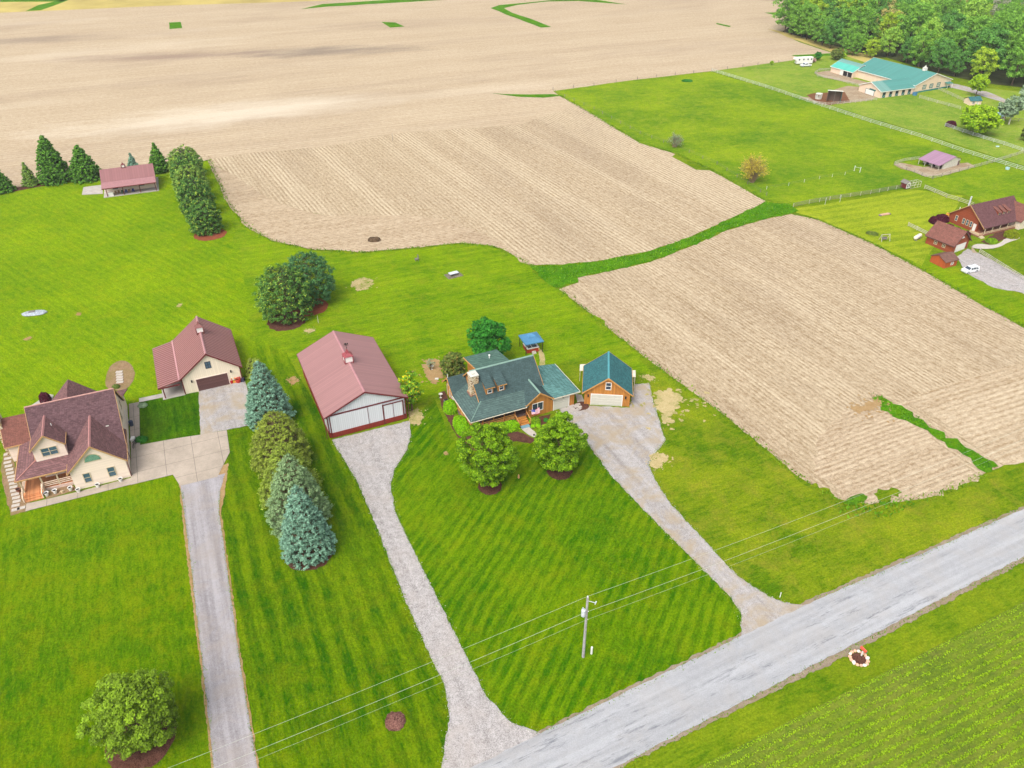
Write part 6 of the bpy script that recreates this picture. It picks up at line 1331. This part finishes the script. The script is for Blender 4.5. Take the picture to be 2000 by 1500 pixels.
# shrubs
def shrub(label, px, py, rx, ry, h, mat, az=0, seed=1, leaf=.1, per=70, n=60, name='shrub', cat='shrub', group=None, z=0):
    rng = np.random.default_rng(seed); P = []; Nn = []
    N = n * per; d = rng.normal(0, 1, (N, 3)); d[:, 2] = np.abs(d[:, 2]); d /= np.linalg.norm(d, axis=1)[:, None]
    k = 1 + .06 * np.sin(d[:, 0] * 9 + seed) * np.cos(d[:, 1] * 8) + rng.normal(0, .035, N)
    e = .75
    q = np.sign(d) * np.abs(d) ** e * k[:, None] * np.array([rx, ry, h])
    T = thing(name, label, cat, W(px, py) + Vector((0, 0, z)), az, group)
    link('foliage', leaf_mesh('foliage', q, d * np.array([1 / rx, 1 / ry, 1 / h]), leaf, mat, rng=rng), T)
    b = MB(); 
    for i in range(5): a = i * 1.26; b.tube((0, 0, 0), (math.cos(a) * rx * .5, math.sin(a) * ry * .5, h * .6), .04, .02, n=5)
    b.build('stem', M_BARK, T); return T
HG = 'clipped shrubs round the cedar house'
shrub('round clipped shrub, rear one along the left wall of the cedar house', 880, 802, 1.05, 1.2, 1.7, L_HEDGE, 24, 60, group=HG)
shrub('long clipped shrub, front one along the left wall of the cedar house', 902, 838, 1.1, 2.05, 1.7, L_HEDGE, 22, 61, n=90, group=HG)
shrub('clipped shrub under the porch rail, left of the cedar house steps', 996, 838, 1.45, 1.0, 1.25, L_HEDGE, 22, 62, group=HG)
shrub('clipped shrub under the porch, partly behind the left round tree', 958, 850, 1.6, 1.0, 1.3, L_HEDGE, 22, 63, group=HG)
shrub('dark little bush between the two porch shrubs', 979, 846, .5, .5, .8, L_DARKG, 0, 64, n=25)
for i, (x, y, r, h, m_, lb) in enumerate([(1047, 826, .7, .8, L_MAPLE, 'low green shrub under the house gable window'), (1038, 824, .35, .5, L_HEDGE, 'small yellow-green plant left of the gable window bed'), (1041, 833, .35, .35, L_HEDGE, 'bright clump of hosta nearest the front walk'), (1051, 832, .4, .35, L_HEDGE, 'bright clump of hosta beside the low green shrub'), (1066, 822, .35, .45, L_DARKG, 'dark green plant at the right of the gable window bed')]):
    shrub(lb, x, y, r, r, h, m_, 0, 70 + i, n=22, per=40, leaf=.09, name='garden_plant', cat='plant')
shrub('large round yellow-green shrub by the porch of the red house', 1974, 463, 1.4, 1.3, 1.5, L_OLIVE, 0, 80, n=50, leaf=.13).children[0].data.materials[0] = leafmat('golden_olive', (92, 110, 10), (160, 172, 30), clump=.3)
shrub('smaller round shrub nearer the steps of the red house', 1936, 473, 1.2, .9, .8, L_MAPLE, 0, 81, n=40, leaf=.12)
for i, (x, y, r, h, lb) in enumerate([(1828, 435, 2.2, 1.7, 'burgundy bush nearest the tank end of the rail fence'), (1838, 432, 2.0, 1.9, 'burgundy bush beside the orange play table'), (1853, 447, 1.5, 1.2, 'low burgundy bush behind the rust-roofed garage'), (1868, 453, 1.5, 1.1, 'low burgundy bush under the four side windows of the red house'), (1885, 459, 1.4, 1.0, 'low burgundy bush by the side door of the red house')]):
    shrub(lb, x, y, r * .7, r * .6, h * .8, L_BURG, 0, 84 + i, n=45, leaf=.16, group='burgundy bushes beside the red house')
shrub('dark burgundy bush at the end of the white paddock fence', 1856, 247, 1.5, 1.2, 1.6, L_BURG, 0, 90, n=30, leaf=.2)
shrub('low dark bush by the stubble edge near the swing frame', 1703, 458, 1.2, .6, .6, L_OLIVE, -30, 91, n=22, leaf=.18)
shrub('low rounded reddish-brown shrub in the grass beside the middle gravel drive', 772, 1410, .95, .95, .55, leafmat('rust_twig', (84, 50, 44), (170, 124, 112), clump=.3), 0, 99, n=60, leaf=.09)
shrub('small brown weedy clump standing in the headland stubble', 731, 470, 1.3, .9, .7, L_INNER, 0, 92, n=30, leaf=.16)
shrub('flat bush in the far pasture', 1342, 159, 1.8, 1.2, .6, L_DARKG, 0, 93, n=24, leaf=.25)
shrub('small bush at the front of the cream house garden bed', 227, 757, .6, .5, .5, L_OLIVE, 0, 94, n=20)
shrub('white-flowered weed patch against the cream walk', 279, 793, .7, .6, .4, L_GREY, 0, 95, n=14)
shrub('green bush at the left back corner of the inner lawn', 276, 860, .9, .7, .5, L_DARKG, 0, 96, n=24)
shrub('burgundy leaved bush on the back patio of the cream house', 90, 784, .8, .7, 1.6, L_BURG, 0, 97, n=20)
shrub('weeds growing at the near corner of the right stubble field', 1672, 977, 1.6, .6, .5, L_TUFT, 25, 98, n=30, leaf=.14)
# ---------------------------------------------------------------- the wood (each tree its own object, copies share leaf meshes)
protos = []
for vi in range(12):
    kind, mat = FOR[[0, 1, 2, 0, 1, 3, 0, 1, 4, 5, 2, 1][vi]]
    rng = np.random.default_rng(200 + vi); sparse = kind in ('tan budding', 'grey half-bare')
    c, nn = crown_pts(1.0, .22, 2.35 if vi % 3 else 2.7, 64 if not sparse else 46, 95 if not sparse else 46, rng, rc=(.16, .30), lob=.2)
    protos.append((kind, leaf_mesh('crown', c, nn, .047, mat, rng=rng), trunk_mesh(2.2, .045, 1.0, .5, rng, M_BARK, 6).build('trunk', M_BARK).data))
for o in [o for o in list(C.objects) if o.name.startswith('trunk') and o.parent is None]: bpy.data.objects.remove(o)
edge = [W(*q) for q in [(1528, 62), (1560, 72), (1600, 88), (1640, 100), (1690, 116), (1730, 112), (1790, 130), (1850, 148), (1900, 158), (1950, 166), (2010, 172), (2090, 185)]]
back = [W(*q) for q in [(2150, -40), (1640, -46), (1600, -10), (1580, 30)]]
poly = [(p.x, p.y) for p in edge + back]
rn = random.Random(77); pts = []
for p, q in zip(edge, edge[1:]):
    k = max(1, int((q - p).length / 6.0))
    for i in range(k): e_ = p.lerp(q, (i + rn.uniform(.1, .5)) / k); pts.append((e_.x + rn.uniform(-1, 1), e_.y + rn.uniform(0, 2.5), 0))
xs = [p[0] for p in poly]; ys = [p[1] for p in poly]
for _ in range(30000):
    if len(pts) >= 285: break
    x, y = rn.uniform(min(xs), max(xs)), rn.uniform(min(ys), max(ys))
    if not inside(x, y, poly): continue
    dmin = 8.8 + max(0, y - 380) * .016
    if all((x - a) ** 2 + (y - b) ** 2 > dmin * dmin for a, b, _ in pts): pts.append((x, y, 1))
arn = W(1700, 140)
for i, (x, y, inner) in enumerate(pts):
    wts = [14, 8, 12, 13, 7, 12, 12, 7, 5, 3, 10, 6]; vi = rn.choices(range(12), wts)[0]; kind, cm, tm = protos[vi]
    R = rn.uniform(4.8, 7.6) * (1 if inner else .85); sz = rn.uniform(.95, 1.25)
    if not inner and rn.random() < .35: R *= .6
    T = link('woodland_tree', None, None, (x, y, 0), rn.random() * 6.28); T.scale = (R, R, R * sz)
    v_ = Vector((x, y, 8 - CAM_H)); sx_ = 1000 + FPX * v_.dot(R2) / v_.dot(FWD)
    sec = 'at the left tip of the wood by the stubble' if sx_ < 1610 else 'behind the rear stable wing' if sx_ < 1700 else 'behind the long stable roof' if sx_ < 1790 else 'behind the stable cupola and gable' if sx_ < 1870 else 'above the farm track' if sx_ < 1950 else 'at the right edge of the picture'
    dep = 'front-row' if not inner else ('second-row' if y - 250 - .2 * (x - 150) < 115 else 'deep-wood'); siz = 'small' if R < 4.6 else 'medium' if R < 6.2 else 'large'
    lab = '%s %s %s tree %s' % (siz, kind, dep, sec)
    tag(T, lab, 'tree', lab.replace(' tree ', ' trees '))
    link('crown', cm, T); link('trunk', tm, T)
# low tree line at the top, left of the wood
for i in range(9):
    q = W(1488 + i * 11, -1 - (i % 2) * 1.5); vi = [1, 7, 0, 9][i % 4]; kind, cm, tm = protos[vi]; R = rn.uniform(4.2, 5.4)
    T = link('woodland_tree', None, None, (q.x, q.y, 0), rn.random() * 6); T.scale = (R, R, R); tag(T, '%s tree in the distant tree line at the top of the field' % kind, 'tree', '%s trees in the distant tree line' % kind); link('crown', cm, T); link('trunk', tm, T)
# ground cover under the wood
struct('wood_floor', [(p.x, p.y) for p in edge + back], .045, plain('leaf_litter', (70, 76, 40), .95, .05, var=.3, scale=.3), 1, 3, 90, px=False)
# ---------------------------------------------------------------- grass tufts and crop rows (uncountable)
def scatter_tufts(name, poly_px, step, size, mat, seed, label, cat, z=.1, up=.8):
    P = [W(*q) for q in poly_px]; pl = [(p.x, p.y) for p in P]; x0, x1 = min(p.x for p in P), max(p.x for p in P); y0, y1 = min(p.y for p in P), max(p.y for p in P)
    rng = np.random.default_rng(seed); n = int((x1 - x0) * (y1 - y0) / step ** 2); X = rng.uniform(x0, x1, n); Y = rng.uniform(y0, y1, n)
    ok = np.array([inside(a, b, pl) for a, b in zip(X, Y)]); X, Y = X[ok], Y[ok]; n = len(X)
    if n == 0: return
    cl = np.sin(X * .5 + 3 * np.sin(Y * .23)) * np.cos(Y * .6 + 2 * np.sin(X * .31)); 
    S = size * (1 + .35 * cl) * rng.uniform(.6, 1.3, n); c = np.stack([X, Y, z + S * .55], 1)
    nn = rng.normal(0, 1, (n, 3)); nn[:, 2] = rng.uniform(0, .8, n)
    o = link(name, leaf_mesh(name, c, nn, S, mat, aspect=.5, rng=rng, along=np.tile([0, 0, 1.0], (n, 1))))
    tag(o, label, cat, kind='stuff')
scatter_tufts('long_grass', WWAY, .5, .20, L_TUFT, 1, 'long lush grass filling the waterway between the stubble fields', 'grass', up=1)
scatter_tufts('long_grass', STRIP, .42, .16, L_TUFT, 2, 'green grass strip running into the right stubble field', 'grass')
scatter_tufts('long_grass', [(1700, 770), (1712, 768), (1740, 785), (1735, 795), (1712, 795)], .8, .2, L_TUFT, 3, 'loose grass at the tip of the strip in the stubble', 'grass')
scatter_tufts('long_grass', [(1640, 975), (1700, 984), (1760, 978), (1790, 985), (1740, 1010), (1660, 1015), (1625, 995)], .4, .25, L_TUFT, 4, 'tall weeds along the near corner of the right stubble field', 'grass')
# crop rows
rng = np.random.default_rng(9); a_ = R_(25.2); du = np.array([math.cos(a_), math.sin(a_)]); dn = np.array([du[1], -du[0]])
o0 = W(1180, 1530); o0 = np.array([o0.x, o0.y])
r0 = W(1600, 1385); off0 = (np.array([r0.x, r0.y]) - o0) @ dn
X = []
for r_ in range(38):
    off = off0 + r_ * .92; n = 5600
    s = rng.uniform(-30, 110, n); jit = rng.normal(0, .11, n); base = o0 + dn * 0
    keep = rng.random(n) < (.55 if r_ < 3 else .96)
    dens = np.sin(s * .35 + r_) * .5 + np.sin(s * .09 + r_ * .5) * .5
    keep &= (dens + rng.normal(0, .5, n)) > -1.15
    p = o0[None, :] + du[None, :] * s[:, None] + dn[None, :] * (off + jit)[:, None]
    X.append(np.concatenate([p[keep], rng.uniform(.08, .2, (keep.sum(), 1))], 1))
X = np.concatenate(X); nn = rng.normal(0, .6, X.shape); nn[:, 2] = .9
tag(link('crop_rows', leaf_mesh('crop_rows', X, nn, .10, L_CROP, aspect=.55, rng=rng)), 'rows of young green crop plants beyond the road, bottom right', 'crop', kind='stuff')
struct('crop_soil', [tuple(o0 + du * -40 + dn * (off0 - .3)), tuple(o0 + du * 120 + dn * (off0 - .3)), tuple(o0 + du * 120 + dn * (off0 + 32)), tuple(o0 + du * -40 + dn * (off0 + 32))], .03, grass('crop_ground', (144, 166, 44), (102, 130, 42), 25.2, 0, streak=.5, patch=6, seed=30, yam=.45, yellow=(150, 140, 76)), 0, 1, 91, px=False)

# ---------------------------------------------------------------- ragged edges: tufts and loose stones (uncountable)
def edge_scatter(name, lines, width, per_m, size, mat, seed, label, cat, upright=True, z=.09):
    rng = np.random.default_rng(seed); Q = []
    for pts in lines:
        P = [W(*p) for p in pts]
        for p, q in zip(P, P[1:]):
            L = (q - p).length; n = int(L * per_m)
            if n < 1 or L < .01: continue
            t = rng.random(n); d = (q - p) / L; o = rng.normal(0, width, n) * (0.6 + .6 * np.sin(t * L * .7 + seed) ** 2)
            Q.append(np.stack([p.x + (q.x - p.x) * t - d.y * o, p.y + (q.y - p.y) * t + d.x * o, np.full(n, z)], 1))
    Q = np.concatenate(Q); n = len(Q); S = size * rng.uniform(.5, 1.4, n)
    if upright: Q[:, 2] += S * .45; nn = rng.normal(0, 1, (n, 3)); nn[:, 2] = rng.uniform(0, .9, n); al = np.tile([0, 0, 1.0], (n, 1))
    else: nn = rng.normal(0, .25, (n, 3)); nn[:, 2] = 1; al = None
    tag(link(name, leaf_mesh(name, Q, nn, S, mat, aspect=.5 if upright else .8, rng=rng, along=al)), label, cat, kind='stuff')
L_EDGE = leafmat('edge_tufts', (62, 112, 6), (128, 160, 24), clump=.5, cscale=.3)
M_STN = leafmat('loose_stone', (150, 142, 136), (236, 230, 224), clump=.2, trans=0.0)
DR = [[(648, 860), (670, 895), (700, 945), (740, 1040), (790, 1170), (835, 1270), (868, 1340), (878, 1400), (868, 1460), (862, 1500)], [(803, 850), (795, 880), (772, 915), (763, 945), (772, 1000), (800, 1060), (850, 1160), (905, 1270), (950, 1360), (1000, 1412), (1060, 1434)],
      [(1238, 752), (1268, 748), (1278, 790), (1290, 830), (1300, 860), (1280, 885), (1267, 908), (1278, 935), (1310, 985), (1370, 1050), (1440, 1125), (1500, 1165), (1545, 1180)], [(1447, 1225), (1446, 1195), (1420, 1160), (1370, 1110), (1310, 1050), (1250, 990), (1190, 925), (1150, 870), (1120, 840)]]
LN = [[(355, 960), (360, 1000), (370, 1080), (395, 1290), (418, 1500)], [(430, 960), (428, 1000), (445, 1120), (470, 1300), (500, 1480)]]
edge_scatter('edge_grass', DR + LN, .16, 22, .07, L_EDGE, 3, 'short grass tufts creeping into the edges of the gravel drives', 'grass')
edge_scatter('loose_gravel', DR, .22, 8, .035, M_STN, 4, 'loose pale stones scattered along the gravel drive edges', 'gravel', upright=False)
FE = [[(408, 312), (425, 350), (445, 395), (482, 442), (530, 471), (600, 487), (700, 494), (800, 486), (900, 476), (960, 481), (1000, 498), (1040, 520)], [(1092, 566), (1150, 611), (1250, 691), (1400, 801), (1500, 881), (1558, 931), (1600, 956), (1640, 976)],
      [(1700, 986), (1760, 981), (1820, 971), (1905, 938), (1922, 926)], [(1545, 418), (1600, 430), (1700, 474), (1800, 527), (1900, 585), (2000, 640)], [(1096, 188), (1250, 279), (1320, 300), (1390, 332), (1440, 361), (1495, 392)]]
edge_scatter('field_edge_grass', FE, .45, 14, .17, L_EDGE, 5, 'uneven grass fringe along the edges of the stubble fields', 'grass', z=.06)
edge_scatter('verge_tufts', [[(1210, 1502), (1400, 1400), (1600, 1297), (1800, 1196), (2000, 1092)], [(1065, 1430), (1300, 1318), (1445, 1245)], [(1590, 1172), (1800, 1087), (2000, 990)]], .25, 16, .10, L_EDGE, 6, 'grass tufts along the road shoulders', 'grass', z=.06)

# ---------------------------------------------------------------- air
hz = MB().box(-900, -160, -1.0, 1000, 1400, 77.0).build('haze', None or bpy.data.materials.new('haze_air'))
hz['kind'] = 'stuff'; hm = hz.data.materials[0]; hm.use_nodes = True; ht = hm.node_tree
ht.nodes.remove(ht.nodes['Principled BSDF']); pv = ht.nodes.new('ShaderNodeVolumePrincipled'); pv.inputs['Color'].default_value = (.92, .95, 1, 1); pv.inputs['Density'].default_value = 0.00014; pv.inputs['Anisotropy'].default_value = 0.2
ht.links.new(pv.outputs[0], ht.nodes['Material Output'].inputs['Volume'])
